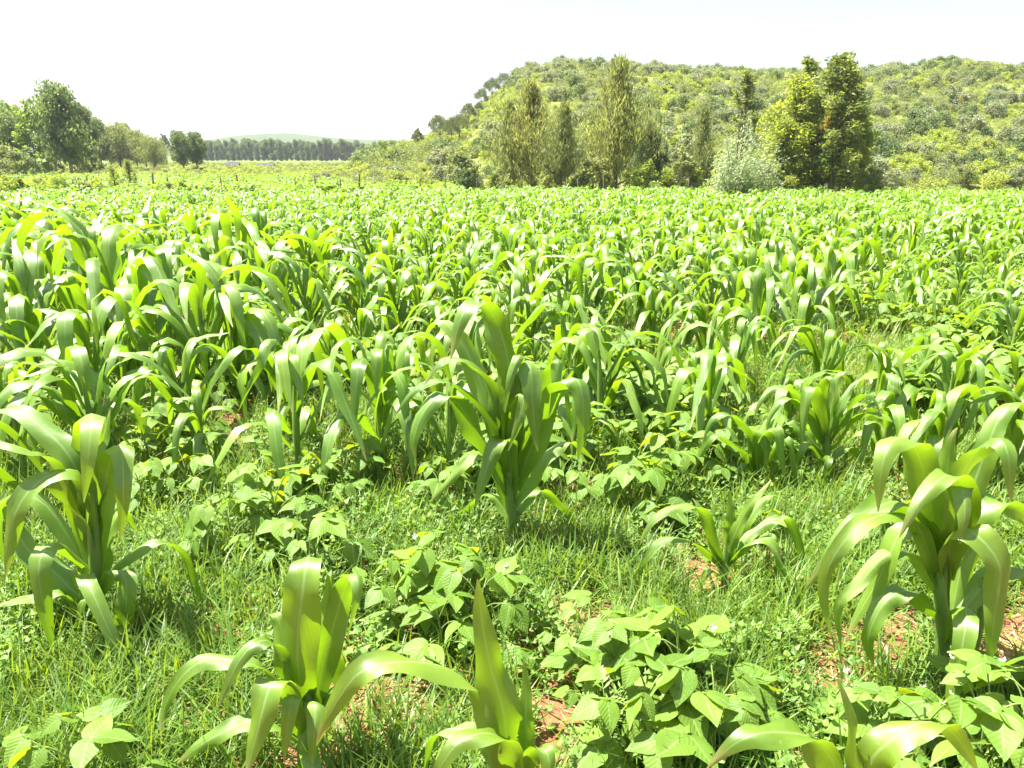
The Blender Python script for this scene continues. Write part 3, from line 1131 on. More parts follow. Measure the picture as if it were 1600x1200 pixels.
BEANS = [
    (360, 880, 1.0, "bean plant on the left side of the leafy patch right of the big left maize", 0),
    (440, 860, 1.1, "bean plant in the middle of the leafy patch right of the big left maize", 0),
    (500, 905, 1.0, "shaded bean plant at the right end of that leafy left patch", 0),
    (410, 800, 1.0, "bean plant at the back of the leafy patch right of the big left maize", 0),
    (500, 800, .9, "bean plant at the rear right of that patch, towards the dark maize", 0),
    (640, 985, 1.0, "bean plant on the left of the clump below the tallest maize", 0),
    (700, 960, 1.1, "bean plant at the top of the clump below the tallest maize", 1),
    (745, 1010, 1.1, "bean plant on the right of the clump below the tallest maize, pointed leaf raised", 1),
    (690, 1040, .9, "bean plant at the shaded front of the clump below the tallest maize", 0),
    (930, 1060, .9, "bean plant on the left of the broad-leaved clump beside the red soil path", 0),
    (985, 1090, 1.1, "bean plant in the middle of the broad-leaved clump beside the red soil path", 1),
    (1050, 1120, 1.15, "bean plant on the right of the broad-leaved clump beside the red soil path", 1),
    (1010, 1195, 1.1, "bean plant at the lower front of the broad-leaved clump beside the red soil", 0),
    (1110, 1190, 1.1, "bean plant at the lower right of the broad-leaved clump, low wide leaves", 0),
    (960, 1160, .8, "bean seedling leaning over the red soil path", 0),
    (1430, 1240, 1.1, "bean plant with white flowers at the bottom right corner", 4),
    (1530, 1230, 1.1, "bean plant in the extreme bottom right corner", 2),
    (1370, 1200, .9, "low bean plant below the twin-stalked maize", 1),
    (1580, 1180, 1.0, "bean plant against the right edge under the twin-stalked maize", 0),
    (130, 1290, 1.0, "bean plant at the bottom left corner with one rounded leaf", 0),
    (60, 660, 1.15, "bean plant by the left edge in front of the left rows", 0),
    (130, 670, 1.0, "bean plant just right of the one by the left edge", 0),
    (20, 620, 1.0, "bean plant against the left edge behind two others", 0),
    (235, 740, 1.0, "bean plant behind the large left maize, under curling maize tips", 0),
    (300, 780, 1.0, "bean plant between the large left maize and the leafy patch", 0),
    (560, 770, .9, "bean plant at the foot of the dark maize left of centre", 0),
    (690, 800, .9, "bean plant in deep shade left of the tallest maize's stalk", 0),
    (880, 790, .9, "bean plant in shade right of the tallest maize's stalk", 0),
    (1090, 680, 1.1, "dark bean plant under the broad maize right of centre", 0),
    (1130, 650, 1.0, "second dark bean plant under the broad maize right of centre", 0),
    (1010, 740, 1.0, "bean plant in the gap right of the tallest maize", 0),
    (1190, 860, .8, "bean plant beside the small yellow-green maize", 0),
    (250, 705, 1.0, "bean plant left of the curling-tipped maize behind the leafy patch", 0),
    (335, 735, 1.0, "bean plant between the two maize plants behind the leafy left patch", 0),
    (225, 800, .9, "bean plant close to the right side of the large left maize", 0),
    (1400, 860, .9, "bean plant behind the left leaves of the twin-stalked maize", 0),
]
for i, (px, py, s, lab, fl) in enumerate(BEANS):
    bean_plant(px, py, s * 0.86, i, lab, (i * 1.7) % 6.28, fl)

bean_samples = {}
bean_stuff = []
n_b = 0
bs = []
for i in range(3400):
    y = 3.2 + 40 * R.random() ** 1.3
    x = (R.random() * 2 - 1) * (0.75 * y + 1)
    bs.append((x, y))
bs.sort(key=lambda s: s[1])
for x, y in bs:
    px, py, d = project((x, y, height(x, y)))
    if fbm(x, y, 1.4, 2) < 0.12 or any((x - a) ** 2 + (y - b) ** 2 < 0.2 ** 2 for a, b, r in taken):
        continue
    k = random.randrange(7)
    s = random.uniform(0.7, 1.1)
    rz = random.uniform(0, 6.28)
    if 0 < px < 1600 and y < 6.5 and n_b < 40:
        tx, ty, _ = project((x, y, height(x, y) + .25 * s))
        lab = f"bean plant low between the {'left' if px < 600 else 'central' if px < 1180 else 'right'} maize, {say(tx / 16)} percent across, {say(ty / 12)} percent down"
        o = obj("bean_plant", BP[k][2], None, (x, y, gz(x, y)), label=lab, category="bean plant", group=BEAN_GROUP)
        o.rotation_euler = (0, 0, rz)
        o.scale = (s, s, s)
        bean_samples.setdefault(k, o)
        n_b += 1
    else:
        bean_stuff.append((x, y, gz(x, y), rz, s, k))
# the second field beyond the fence at the left: low broad-leaved crop
for i in range(2600):
    y = 44 + 48 * R.random()
    px = -80 + 800 * R.random()
    x = (px - 800) / F * (y * math.cos(PITCH) + 2) * 1.02
    if height(x, y) - float(base_z(y)) > 0.3:
        continue
    bean_stuff.append((x, y, height(x, y), 6.28 * R.random(), 1.9 + 0.9 * R.random(), int(7 * R.random())))
scatter("bean_crop", bean_stuff, bean_samples, "low bean crop filling the gaps between the far maize rows", "bean crop")


# ------------------------------------------------------------------ grass, weeds, straw, clods
PATCHES = [(880, 1110, 60, 95), (1570, 1000, 90, 75), (1400, 985, 60, 40), (650, 1095, 70, 40), (1090, 905, 45, 40), (365, 670, 25, 40),
           (1570, 640, 60, 60), (950, 960, 30, 30), (860, 1190, 90, 60), (1290, 1075, 55, 40), (500, 1090, 40, 30), (1200, 880, 30, 20), (300, 1130, 40, 30), (1240, 1180, 40, 40)]


def soil_mask(px, py):
    m = np.zeros_like(px)
    for a, b, rx, ry in PATCHES:
        m = np.maximum(m, np.exp(-(((px - a) / rx) ** 2 + ((py - b) / ry) ** 2) * 0.9))
    return m


def soil_z_np(x, y):
    return np.array([gz(a, b) for a, b in zip(x, y)])


def blades(name, x, y, lens, wid, label, cat, mat, lean=0.5, seg=3, zoff=0.0, tint=None, flat=False):
    n = len(x)
    z = soil_z_np(x, y) - 0.01 + zoff
    a = R.random(n) * 2 * PI
    ln = np.abs(R.normal(0, lean, n)) + 0.08
    curv = R.random(n) * 1.3
    d = np.stack([np.cos(a), np.sin(a)], 1)
    lat = np.stack([-np.sin(a), np.cos(a)], 1)
    Vs = []
    p = np.stack([x, y, z], 1)
    ws = [1.0, 0.9, 0.6, 0.0] if seg == 3 else [1.0, 0.8, 0.0]
    pos = p
    for k in range(seg + 1):
        w = wid * 0.5 * ws[k]
        if k < seg:
            lft = pos.copy()
            lft[:, :2] -= lat * w[:, None]
            rgt = pos.copy()
            rgt[:, :2] += lat * w[:, None]
            Vs += [lft, rgt]
        else:
            Vs += [pos.copy()]
        th = np.minimum(ln + curv * (k + 0.5) / seg, 2.2)
        if flat:
            th = np.full(n, PI / 2) + R.normal(0, 0.1, n)
        st = lens / seg
        pos = pos + np.stack([np.sin(th) * d[:, 0] * st, np.sin(th) * d[:, 1] * st, np.cos(th) * st], 1)
    m = 2 * seg + 1
    V = np.stack(Vs, 1).reshape(-1, 3)
    b = np.arange(n) * m
    quads = np.concatenate([np.stack([b + 2 * k, b + 2 * k + 1, b + 2 * k + 3, b + 2 * k + 2], 1) for k in range(seg - 1)])
    tris = np.stack([b + 2 * seg - 2, b + 2 * seg - 1, b + 2 * seg], 1)
    tt = np.repeat(R.random(n) if tint is None else tint, m)
    me = mesh_np(name, V, [quads, tris], mat, True, None, {"tint": tt})
    return obj(name, me, kind="stuff", label=label, category=cat)


def ground_points(n, y0, y1, power=1.0, thr=None):
    y = y0 + (y1 - y0) * R.random(n) ** power
    x = (R.random(n) * 2 - 1) * (0.72 * y + 0.35)
    z = base_z(y)
    px, py, _ = project(np.stack([x, y, z], 1))
    return x, y, px, py


nz_cache = {}


def keep_noise(x, y, s, off=0.0):
    return np.array([noise.noise((a / s, b / s, off)) for a, b in zip(x, y)])


x, y, px, py = ground_points(175000, 1.45, 6.5, 1.0)
nv = keep_noise(x, y, 0.42, 1.3)
k = (R.random(len(x)) > soil_mask(px, py) * 1.15) & (R.random(len(x)) < 0.8 + 1.0 * nv)
x, y = x[k], y[k]
lens = 0.07 + 0.18 * R.random(len(x)) ** 1.3 + 0.07 * np.clip(keep_noise(x, y, 0.8, 9.1), 0, 1) * R.random(len(x))
blades("grass", x, y, lens, 0.0035 + 0.0075 * R.random(len(x)) ** 1.5, "fine green grass growing thick between the maize and bean plants", "grass", M_grass, 0.55)
x, y, px, py = ground_points(60000, 6.5, 17, 1.0)
k = keep_noise(x, y, 0.7, 4.0) > -0.25
x, y = x[k], y[k]
blades("grass", x, y, 0.12 + 0.2 * R.random(len(x)), 0.008 + 0.012 * R.random(len(x)), "taller grass and weeds between the farther maize rows", "grass", M_grass, 0.5, 2)
x, y, px, py = ground_points(9000, 1.45, 5.5, 1.0)
blades("straw", x, y, 0.03 + 0.09 * R.random(len(x)), 0.002 + 0.003 * R.random(len(x)), "thin dry straw lying on the red soil and in the grass", "straw", M_straw, 0.3, 2, 0.016, None, True)


def weed_mass(name, x, y, h, leaf, label, nper=9):
    """small broad-leaved weeds: short stems with pointed oval leaves"""
    n = len(x)
    z = soil_z_np(x, y)
    j = np.repeat(np.arange(n), nper)
    q = len(j)
    f = np.tile((np.arange(nper) + 0.6) / nper, n)
    a = np.tile(np.arange(nper) * 2.4, n) + np.repeat(R.random(n) * 6.28, nper) + R.normal(0, 0.3, q)
    hh = h[j] * f
    c = np.stack([x[j], y[j], z[j] + hh], 1)
    s = leaf[j] * (1.15 - 0.6 * f) * (0.8 + 0.4 * R.random(q))
    el = 0.5 - 0.6 * R.random(q)
    d = np.stack([np.cos(a) * np.cos(el), np.sin(a) * np.cos(el), np.sin(el)], 1)
    l = np.stack([-np.sin(a), np.cos(a), np.zeros(q)], 1)
    nn = np.cross(d, l)
    o = c + d * (s * 0.25)[:, None]
    s3 = s[:, None]
    V = np.stack([o, o + d * s3 * .4 + l * s3 * .3 + nn * -s3 * .06, o + d * s3 * .42 + nn * s3 * -.0, o + d * s3 * .4 - l * s3 * .3 + nn * -s3 * .06, o + d * s3 - nn * s3 * -.18], 1)
    b = np.arange(q) * 5
    tris = np.concatenate([np.stack([b, b + 1, b + 2], 1), np.stack([b, b + 2, b + 3], 1), np.stack([b + 1, b + 4, b + 2], 1), np.stack([b + 2, b + 4, b + 3], 1)])
    V = V.reshape(-1, 3)
    tt = np.repeat(np.repeat(R.random(n), nper), 5)
    # stems
    e = np.stack([x, y, z - 0.01], 1)
    tp = e + np.stack([R.normal(0, .015, n), R.normal(0, .015, n), h], 1)
    w = np.array([0.0015, 0.0008, 0])
    SV = np.stack([e - w, e + w, tp], 1).reshape(-1, 3)
    sb = np.arange(n) * 3 + len(V)
    tris = np.concatenate([tris, np.stack([sb, sb + 1, sb + 2], 1)])
    me = mesh_np(name, np.concatenate([V, SV]), tris, M_weed, False, None, {"tint": np.concatenate([tt, np.full(len(SV), 0.5)])})
    return obj(name, me, kind="stuff", label=label, category="weeds")


x, y, px, py = ground_points(11000, 1.45, 7, 1.0)
k = (keep_noise(x, y, 0.5, 7.7) > -0.05) & (R.random(len(x)) > soil_mask(px, py) * 1.0)
x, y = x[k], y[k]
weed_mass("weeds", x, y, 0.04 + 0.14 * R.random(len(x)), 0.02 + 0.04 * R.random(len(x)) ** 1.5, "small broad-leaved weeds sprouting in the grass")
x, y, px, py = ground_points(7000, 7, 20, 1.0)
k = keep_noise(x, y, 0.9, 2.7) > -0.15
x, y = x[k], y[k]
weed_mass("weeds", x, y, 0.1 + 0.25 * R.random(len(x)), 0.06 + 0.06 * R.random(len(x)), "taller leafy weeds between the farther maize rows")

# clods and pebbles
acc = Acc()
x, y, px, py = ground_points(2600, 1.5, 5.0, 1.0)
for a, b in zip(x, y):
    s = 0.004 + 0.018 * R.random() ** 3
    if R.random() < 0.5:
        s *= 0.6
    V = np.array([(1, 0, 0), (-1, 0, 0), (0, 1, 0), (0, -1, 0), (0, 0, .8), (0, 0, -.8)]) * s * (0.7 + 0.6 * R.random((6, 1)))
    acc.add(V + [a, b, gz(a, b) + s * 0.25], None, [(0, 2, 4), (2, 1, 4), (1, 3, 4), (3, 0, 4), (2, 0, 5), (1, 2, 5), (3, 1, 5), (0, 3, 5)])
obj("soil_clods", acc.mesh("soil_clods", M_soil, False), kind="stuff", label="crumbs and clods of reddish soil between the plants", category="soil")


# a feathery weed beside the red soil path
def feathery_weed(px, py, s, label):
    b = on_ground(px, py)
    b.z = gz(b.x, b.y)
    t = thing("feathery_weed", label, "weed", b, 0.4, s)
    V, q = tube([(0, 0, -.03), (0, 0, .08), (.005, .004, .2)], [.004, .003, .0015], 5)
    obj("stem", mesh_np("stem", V, q, M_beanstem), t)
    rs = random.Random(int(px))
    for i in range(12):
        a = i * 2.4
        z0 = .03 + .015 * i
        acc = Acc()
        L_ = rs.uniform(.08, .13) * (1.1 - .03 * i)
        up = 0.35 + 0.05 * i
        d = np.array([math.cos(a), math.sin(a), up])
        d /= np.linalg.norm(d)
        l = np.array([-math.sin(a), math.cos(a), 0])
        P = np.array([0, 0, z0]) + np.outer(np.linspace(0, L_, 6), d) - np.outer(np.linspace(0, 1, 6) ** 2, [0, 0, .03])
        V, q = tube(P, .0015, 4)
        acc.add(V, q, tint=.8)
        for k in range(1, 6):
            for sd in (-1, 1):
                o = P[k]
                e = o + (l * sd * .8 + d * .7) * .032 * (1.2 - .13 * k)
                w = np.cross(l * sd + d, [0, 0, 1])
                w = w / np.linalg.norm(w) * .004
                mid = (o + e) / 2
                acc.add(np.array([o, mid + w, e, mid - w]), [(0, 1, 2, 3)], tint=.8)
        obj("leaf", acc.mesh("feathery_leaf", M_weed), t)["kind"] = "stuff"


feathery_weed(940, 1185, 1.0, "pale feathery-leaved weed beside the red soil path near the bottom")
feathery_weed(1238, 1040, 0.7, "small bright feathery-leaved weed in grass left of the twin-stalked maize")


# ------------------------------------------------------------------ trees
def leaf_cloud(C, size, aspect, mode, rs, tint, up=0.0):
    """diamond leaves at points C; mode gives the direction of the long axis"""
    n = len(C)
    if mode == 'droop':
        d = rs.normal(0, 0.45, (n, 3))
        d[:, 2] -= 1.0
    elif mode == 'up':
        d = rs.normal(0, 0.35, (n, 3))
        d[:, 2] += 1.0
    elif mode == 'wind':
        d = rs.normal(0, 0.55, (n, 3)) + np.array([0.6, 0, 0.6])
    else:
        d = rs.normal(0, 1, (n, 3))
        d[:, 2] *= 0.6
    d /= np.linalg.norm(d, axis=1)[:, None] + 1e-9
    a = rs.normal(0, 1, (n, 3))
    l = np.cross(d, a)
    l /= np.linalg.norm(l, axis=1)[:, None] + 1e-9
    s = size * (0.6 + 0.8 * rs.random(n))[:, None]
    w = s * aspect
    V = np.stack([C, C + d * s * .5 + l * w * .5, C + d * s, C + d * s * .5 - l * w * .5], 1).reshape(-1, 3)
    b = np.arange(n) * 4
    q = np.stack([b, b + 1, b + 2, b + 3], 1)
    return V, q, np.repeat(tint, 4)


def clumps(centers, radii, n_each, rs, flat=0.8):
    out, ti = [], []
    for c, r in zip(centers, radii):
        n = max(4, int(n_each * (r / np.mean(radii)) ** 2))
        v = rs.normal(0, 1, (n, 3))
        v /= np.linalg.norm(v, axis=1)[:, None]
        v *= (rs.random((n, 1)) ** 0.45) * r
        v[:, 2] *= flat
        out.append(c + v)
        ti.append(np.clip(rs.normal(0, 0.14, n) + rs.normal(0.5, 0.36), 0, 1))
    return np.concatenate(out), np.concatenate(ti)


def limb(p0, p1, sag, n=5):
    p0, p1 = np.array(p0, float), np.array(p1, float)
    t = np.linspace(0, 1, n)[:, None]
    P = p0 + (p1 - p0) * t
    P[:, 2] += sag * np.sin(PI * t[:, 0])
    return P


class TreeKit:
    def __init__(s, seed):
        s.rs = np.random.default_rng(seed)
        s.wood = []
        s.C, s.T = [], []

    def add_wood(s, P, r, n=6):
        s.wood.append(tube(P, r, n))


def build_tree(kind, H, W, seed):
    """returns wood mesh parts [(name, V, q)] and crown arrays; W = crown width"""
    k = TreeKit(seed)
    rs = k.rs
    Rw = W / 2
    lean = rs.normal(0, 0.02, 2) * H
    trunkP = np.array([[0, 0, -0.4], [0, 0, 0], [lean[0] * .3, lean[1] * .3, H * .35], [lean[0] * .8, lean[1] * .8, H * .7], [lean[0], lean[1], H * .95]])
    r0 = 0.018 * H + 0.03
    limbs = []
    cen, rd = [], []
    if kind in ('euc', 'grove'):
        f0 = 0.1 if kind == 'grove' else 0.28
        for i in range(34):
            f = f0 + (0.96 - f0) * (i + rs.random()) / 34
            a = i * 2.4 + rs.normal(0, .3)
            prof = math.sin(PI * min(1, (f - f0 + .08) / (1.1 - f0))) ** 0.6
            ro = Rw * prof * (0.08 + 0.8 * rs.random())
            c = np.array([ro * math.cos(a) + lean[0] * f, ro * math.sin(a) + lean[1] * f, H * f])
            cen.append(c)
            rd.append(Rw * (0.24 + 0.2 * rs.random()))
            limbs.append(limb((lean[0] * f * .7, lean[1] * f * .7, H * max(.15, f - .22)), c, 0.02 * H))
        C, T = clumps(cen, rd, 260, rs, 1.0)
        cr = leaf_cloud(C, 0.04 * H, 0.42, 'droop', rs, T)
    elif kind == 'casuarina':
        nl = 120
        CC, TT = [], []
        for i in range(nl):
            f = 0.08 + 0.88 * (i / nl) ** 0.9
            a = i * 2.4 + rs.normal(0, .4)
            env = Rw * 1.05 * (np.interp(f, [0, .12, .3, .45, .6, .8, 1], [.8, 1.0, .8, .45, .3, .2, .04])) * (0.45 + 0.75 * rs.random())
            rise = env * (0.5 + 0.9 * rs.random()) + 0.02 * H
            p0 = np.array([lean[0] * f, lean[1] * f, H * f * 0.93])
            p1 = p0 + np.array([env * math.cos(a), env * math.sin(a), min(rise, H * 1.0 - p0[2])])
            P = limb(p0, p1, -0.12 * env, 7)
            if i % 2 == 0:
                limbs.append(P)
            m = int(115 * (0.4 + env / Rw))
            t = rs.random(m) ** 0.7
            base = np.stack([np.interp(t, np.linspace(0, 1, 7), P[:, j]) for j in range(3)], 1)
            CC.append(base + rs.normal(0, 0.016 * H + 0.10 * env * 0.5, (m, 3)) * np.array([1, 1, .8]))
            TT.append(np.clip(rs.normal(0.5, .2) + rs.normal(0, .15, m), 0, 1))
        C, T = np.concatenate(CC), np.concatenate(TT)
        cr = leaf_cloud(C, 0.045 * H, 0.13, 'up', rs, T)
    elif kind == 'grevillea':
        for i in range(5):
            a = i * 1.3 + 0.4
            limbs.append(limb((Rw * .45 * math.cos(a), Rw * .45 * math.sin(a), -.2), (Rw * .6 * math.cos(a), Rw * .6 * math.sin(a), H * (.45 + .3 * rs.random())), 0))
            limbs.append(limbs[-1] + np.array([.03, .02, 0]))
        for i in range(74):
            f = 0.13 + 0.84 * (i + rs.random()) / 74
            a = i * 2.4 + rs.normal(0, .4)
            prof = np.interp(f, [0, .2, .45, .7, .88, 1], [.7, 1, .95, .7, .4, .1])
            ro = Rw * prof * (0.2 + 0.85 * rs.random())
            c = np.array([ro * math.cos(a) + lean[0] * f, ro * math.sin(a) + lean[1] * f, H * f])
            cen.append(c)
            rd.append(Rw * (0.13 + 0.15 * rs.random()) * (1.15 - 0.6 * max(0, f - .6)))
            limbs.append(limb((lean[0] * f, lean[1] * f, H * max(.12, f - .12)), c, -0.01 * H))
        C, T = clumps(cen, rd, 150, rs, .9)
        cr = leaf_cloud(C, 0.034 * H, 0.34, 'rand', rs, T)
    elif kind == 'sparse':
        for i in range(26):
            f = 0.3 + 0.68 * (i + rs.random()) / 26
            a = i * 2.4
            ro = Rw * (0.3 + 0.7 * rs.random()) * np.interp(f, [.3, .6, 1], [1, .8, .25])
            c = np.array([ro * math.cos(a), ro * math.sin(a), H * f])
            cen.append(c)
            rd.append(Rw * (0.12 + 0.16 * rs.random()))
            limbs.append(limb((0, 0, H * max(.2, f - .2)), c, 0))
        C, T = clumps(cen, rd, 70, rs, .9)
        cr = leaf_cloud(C, 0.045 * H, 0.3, 'rand', rs, T)
    elif kind == 'silver':
        CC, TT = [], []
        for i in range(46):
            a = rs.random() * 6.28
            ro = Rw * math.sqrt(rs.random())
            zt = H * (0.3 + 0.7 * rs.random()) * (1.1 - 0.6 * (ro / Rw) ** 2)
            P = limb((rs.normal(0, .06), rs.normal(0, .06), 0), (ro * math.cos(a) + .12 * H, ro * math.sin(a), zt), 0.03 * H, 7)
            limbs.append(P)
            m = 230
            t = 0.12 + 0.88 * rs.random(m)
            base = np.stack([np.interp(t, np.linspace(0, 1, 7), P[:, j]) for j in range(3)], 1)
            CC.append(base + rs.normal(0, .05 * H, (m, 3)))
            TT.append(np.clip(rs.normal(.5, .25, m), 0, 1))
        C, T = np.concatenate(CC), np.concatenate(TT)
        cr = leaf_cloud(C, 0.042 * H, 0.28, 'wind', rs, T)
    elif kind == 'candelabra':
        for i in range(30):
            a = i * 2.4
            u = math.sqrt((i + .5) / 30)
            c = np.array([Rw * u * math.cos(a), Rw * u * math.sin(a), H * (0.93 - 0.36 * u * u + rs.normal(0, .05))])
            cen.append(c)
            rd.append(Rw * (0.2 + .14 * rs.random()))
            if i % 2 == 0:
                limbs.append(limb((0, 0, H * .42), c, -0.08 * H))
        C, T = clumps(cen, rd, 90, rs, 1.2)
        cr = leaf_cloud(C, 0.055 * H, 0.35, 'up', rs, T)
        trunkP = np.array([[0, 0, -.4], [0, 0, 0], [0, 0, H * .25], [0, 0, H * .48], [0, 0, H * .6]])
    else:                                  # bush / shrub
        nb = 34
        for i in range(nb):
            u = rs.normal(0, 1, 3)
            u /= np.linalg.norm(u)
            u[2] = abs(u[2])
            rr = (0.45 + 0.55 * rs.random() ** .5)
            c = np.array([u[0] * Rw * rr * .85, u[1] * Rw * rr * .85, H * (0.12 + 0.78 * u[2] * rr)])
            cen.append(c)
            rd.append(min(Rw, H) * (0.16 + 0.16 * rs.random()))
            if i % 2 == 0:
                limbs.append(limb((rs.normal(0, .05) * W, rs.normal(0, .05) * W, 0), c, .03 * H))
        dens = 60 if kind == 'bush' else 26
        C, T = clumps(cen, rd, dens, rs, .85)
        cr = leaf_cloud(C, 0.055 * (H + W) / 2 + .02, 0.55 if kind == 'bush' else .3, 'rand', rs, T)
        trunkP = np.array([[0, 0, -.2], [0, 0, 0], [0, 0, H * .2], [0.02 * W, 0, H * .4], [0.03 * W, 0, H * .6]])
        r0 *= .6
    wood = [("trunk", *tube(trunkP, [r0 * 1.1, r0, r0 * .8, r0 * .45, r0 * .12], 7))]
    a = Acc()
    for P in limbs:
        V, q = tube(P, np.linspace(r0 * .28, r0 * .08, len(P)), 4)
        a.add(V, q)
    return wood, a, cr


TREES = {}


def tree(name, label, cat, kind, loc, H, W, seed, leaf, bark=M_bark, group=None, extra=None):
    key = (kind, round(H, 1), round(W, 1), seed, leaf.name)
    if key not in TREES:
        wood, br, cr = build_tree(kind, H, W, seed)
        TREES[key] = (mesh_np("trunk", wood[0][1], wood[0][2], bark), br.mesh("branches", bark),
                      mesh_np("crown", cr[0], cr[1], leaf, False, None, {"tint": cr[2]}))
    tm, bm_, cm = TREES[key]
    t = thing(name, label, cat, loc, 0, 1, group)
    obj("trunk", tm, t)
    obj("branches", bm_, t)["kind"] = "stuff"
    obj("crown", cm, t)["kind"] = "stuff"
    return t


F_euc = foliage("eucalyptus_foliage", (0.045, 0.07, 0.03), (0.135, 0.17, 0.07), (0.14, 0.2, 0.05))
F_eucy = foliage("young_eucalyptus_foliage", (0.07, 0.115, 0.02), (0.14, 0.19, 0.04), (0.20, 0.30, 0.03))
F_cas = foliage("casuarina_foliage", (0.095, 0.12, 0.035), (0.185, 0.205, 0.07), (0.24, 0.27, 0.06), 0.35)
F_grev = foliage("grevillea_foliage", (0.085, 0.115, 0.02), (0.19, 0.21, 0.04), (0.26, 0.32, 0.03), 0.35)
F_grevd = foliage("dark_grevillea_foliage", (0.06, 0.09, 0.02), (0.135, 0.16, 0.04), (0.18, 0.23, 0.03), 0.3)
F_silver = foliage("silver_foliage", (0.16, 0.20, 0.10), (0.30, 0.35, 0.20), (0.25, 0.32, 0.12), 0.25)
F_dark = foliage("dark_foliage", (0.035, 0.065, 0.025), (0.075, 0.115, 0.04), (0.09, 0.15, 0.04), 0.25)
F_euph = foliage("candelabra_foliage", (0.07, 0.095, 0.045), (0.14, 0.165, 0.075), (0.13, 0.17, 0.05), 0.2)
F_bush = foliage("scrub_foliage", (0.13, 0.165, 0.035), (0.25, 0.28, 0.075), (0.26, 0.31, 0.05), 0.3)
F_bush2 = foliage("fresh_scrub_foliage", (0.13, 0.18, 0.03), (0.24, 0.29, 0.055), (0.28, 0.35, 0.04), 0.3)
F_grey = foliage("grey_scrub_foliage", (0.11, 0.13, 0.07), (0.20, 0.22, 0.12), (0.2, 0.24, 0.1), 0.25)
F_olive = foliage("olive_foliage", (0.09, 0.115, 0.04), (0.17, 0.195, 0.075), (0.2, 0.24, 0.06), 0.3)


def by_pixel(px, base_py, top_py, wpx, Y=None):
    """base position, height and crown width in metres of a thing seen between two pixel rows"""
    if Y is None:
        b = on_ground(px, base_py)
    else:
        p = at_y(px, base_py, Y)
        b = Vector((p[0], Y, height(p[0], Y)))
    t = at_y(px, top_py, b.y)
    dpt = (np.array(b) - CAMP) @ FWD
    return b, float(t[2] - b.z), wpx * dpt / F


def tree_px(name, label, cat, kind, px, base_py, top_py, wpx, seed, leaf, Y=None, bark=M_bark, group=None):
    b, H, W = by_pixel(px, base_py, top_py, wpx, Y)
    return tree(name, label, cat, kind, b, max(H, .4), W, seed, leaf, bark, group)


G = "trees at the foot of the hill"
tree_px("casuarina_tree", "tall narrow feathery casuarina whose tip stands highest above the hill", "tree", "casuarina", 961, 285, 78, 138, 1, F_cas, 52, M_bark, G)
tree_px("casuarina_tree", "broad bushy casuarina at the left end of the tree row", "tree", "casuarina", 828, 285, 116, 150, 2, F_cas, 53, M_bark, G)
tree_px("casuarina_tree", "low olive casuarina leaning out left of the broad one", "tree", "casuarina", 797, 285, 150, 80, 12, F_olive, 54, M_bark, G)
tree_px("casuarina_tree", "thin casuarina with a bare dark stem between the broad one and the tallest", "tree", "casuarina", 875, 285, 152, 85, 3, F_olive, 51, M_bark, G)
tree_px("casuarina_tree", "slim pale casuarina right of the dark leafy trees", "tree", "casuarina", 1096, 280, 160, 55, 4, F_olive, 56, M_bark, G)
tree_px("leafy_tree", "dark glossy leafy tree just right of the tallest casuarina", "tree", "grevillea", 1014, 285, 188, 62, 5, F_dark, 54, M_bark, G)
tree_px("leafy_tree", "pale grey-green rounded tree between the dark leafy tree and slim casuarina", "tree", "bush", 1052, 285, 190, 75, 6, F_grey, 57, M_bark, G)
tree_px("grevillea_tree", "yellow-green grevillea on the left of the tall clump, bare twigs on top", "tree", "grevillea", 1236, 294, 118, 128, 7, F_grev, 47, M_bark, G)
tree_px("grevillea_tree", "tall dark grevillea on the right of the clump with orange blossom", "tree", "grevillea", 1298, 294, 84, 104, 8, F_grevd, 46, M_bark, G)
tree_px("grevillea_tree", "slender sparse grevillea poking above the left of the tall clump", "tree", "sparse", 1246, 294, 88, 56, 9, F_grevd, 49, M_bark, G)
tree_px("grevillea_tree", "shorter grevillea at the right flank of the tall clump", "tree", "grevillea", 1328, 294, 150, 66, 10, F_grev, 48, M_bark, G)
tree_px("grevillea_tree", "brownish grevillea standing alone behind the silvery shrub", "tree", "sparse", 1158, 250, 108, 52, 11, F_grevd, 66, M_bark, G)
tree_px("grevillea_tree", "low yellow-green grevillea filling the left foot of the tall clump", "tree", "grevillea", 1214, 294, 185, 76, 13, F_grev, 46, M_bark, G)
tree_px("silver_shrub", "silvery willow-leaved shrub blown to the right in front of the tall clump", "shrub", "silver", 1146, 304, 188, 120, 1, F_silver, 36.5, M_bark)
tree_px("leafy_tree", "dark rounded tree on the lower slope right of the tall clump", "tree", "bush", 1378, 262, 208, 62, 14, F_dark, None, M_bark, G)
tree_px("leafy_tree", "small very dark tree beside the dark rounded one on the lower slope", "tree", "bush", 1406, 258, 230, 24, 15, F_dark, None, M_bark, G)
# orange blossom on the grevilleas
F_orange = leaf_mat("orange_blossom", (0.42, 0.17, 0.03), (0.5, 0.24, 0.04), (0.4, 0.2, 0.03), 0.3, 0.6, 0.2, tint=True)
rsn = np.random.default_rng(5)
blos = [o for o in col.objects if o.parent is None and "orange blossom" in o.get("label", "")][0]
cc = np.array([at_y(px_, py_, 45.2) - np.array(blos.location) for px_, py_ in [(1294, 190), (1296, 193), (1288, 199), (1283, 201), (1340, 192), (1322, 215), (1292, 186), (1170, 130)][:7]])
P_, T_ = clumps(cc, np.full(len(cc), .09), 14, rsn, .8)
V_, q_, t_ = leaf_cloud(P_, 0.13, .5, 'up', rsn, T_)
obj("blossom", mesh_np("blossom", V_, q_, F_orange, False, None, {"tint": t_}), blos)["kind"] = "stuff"

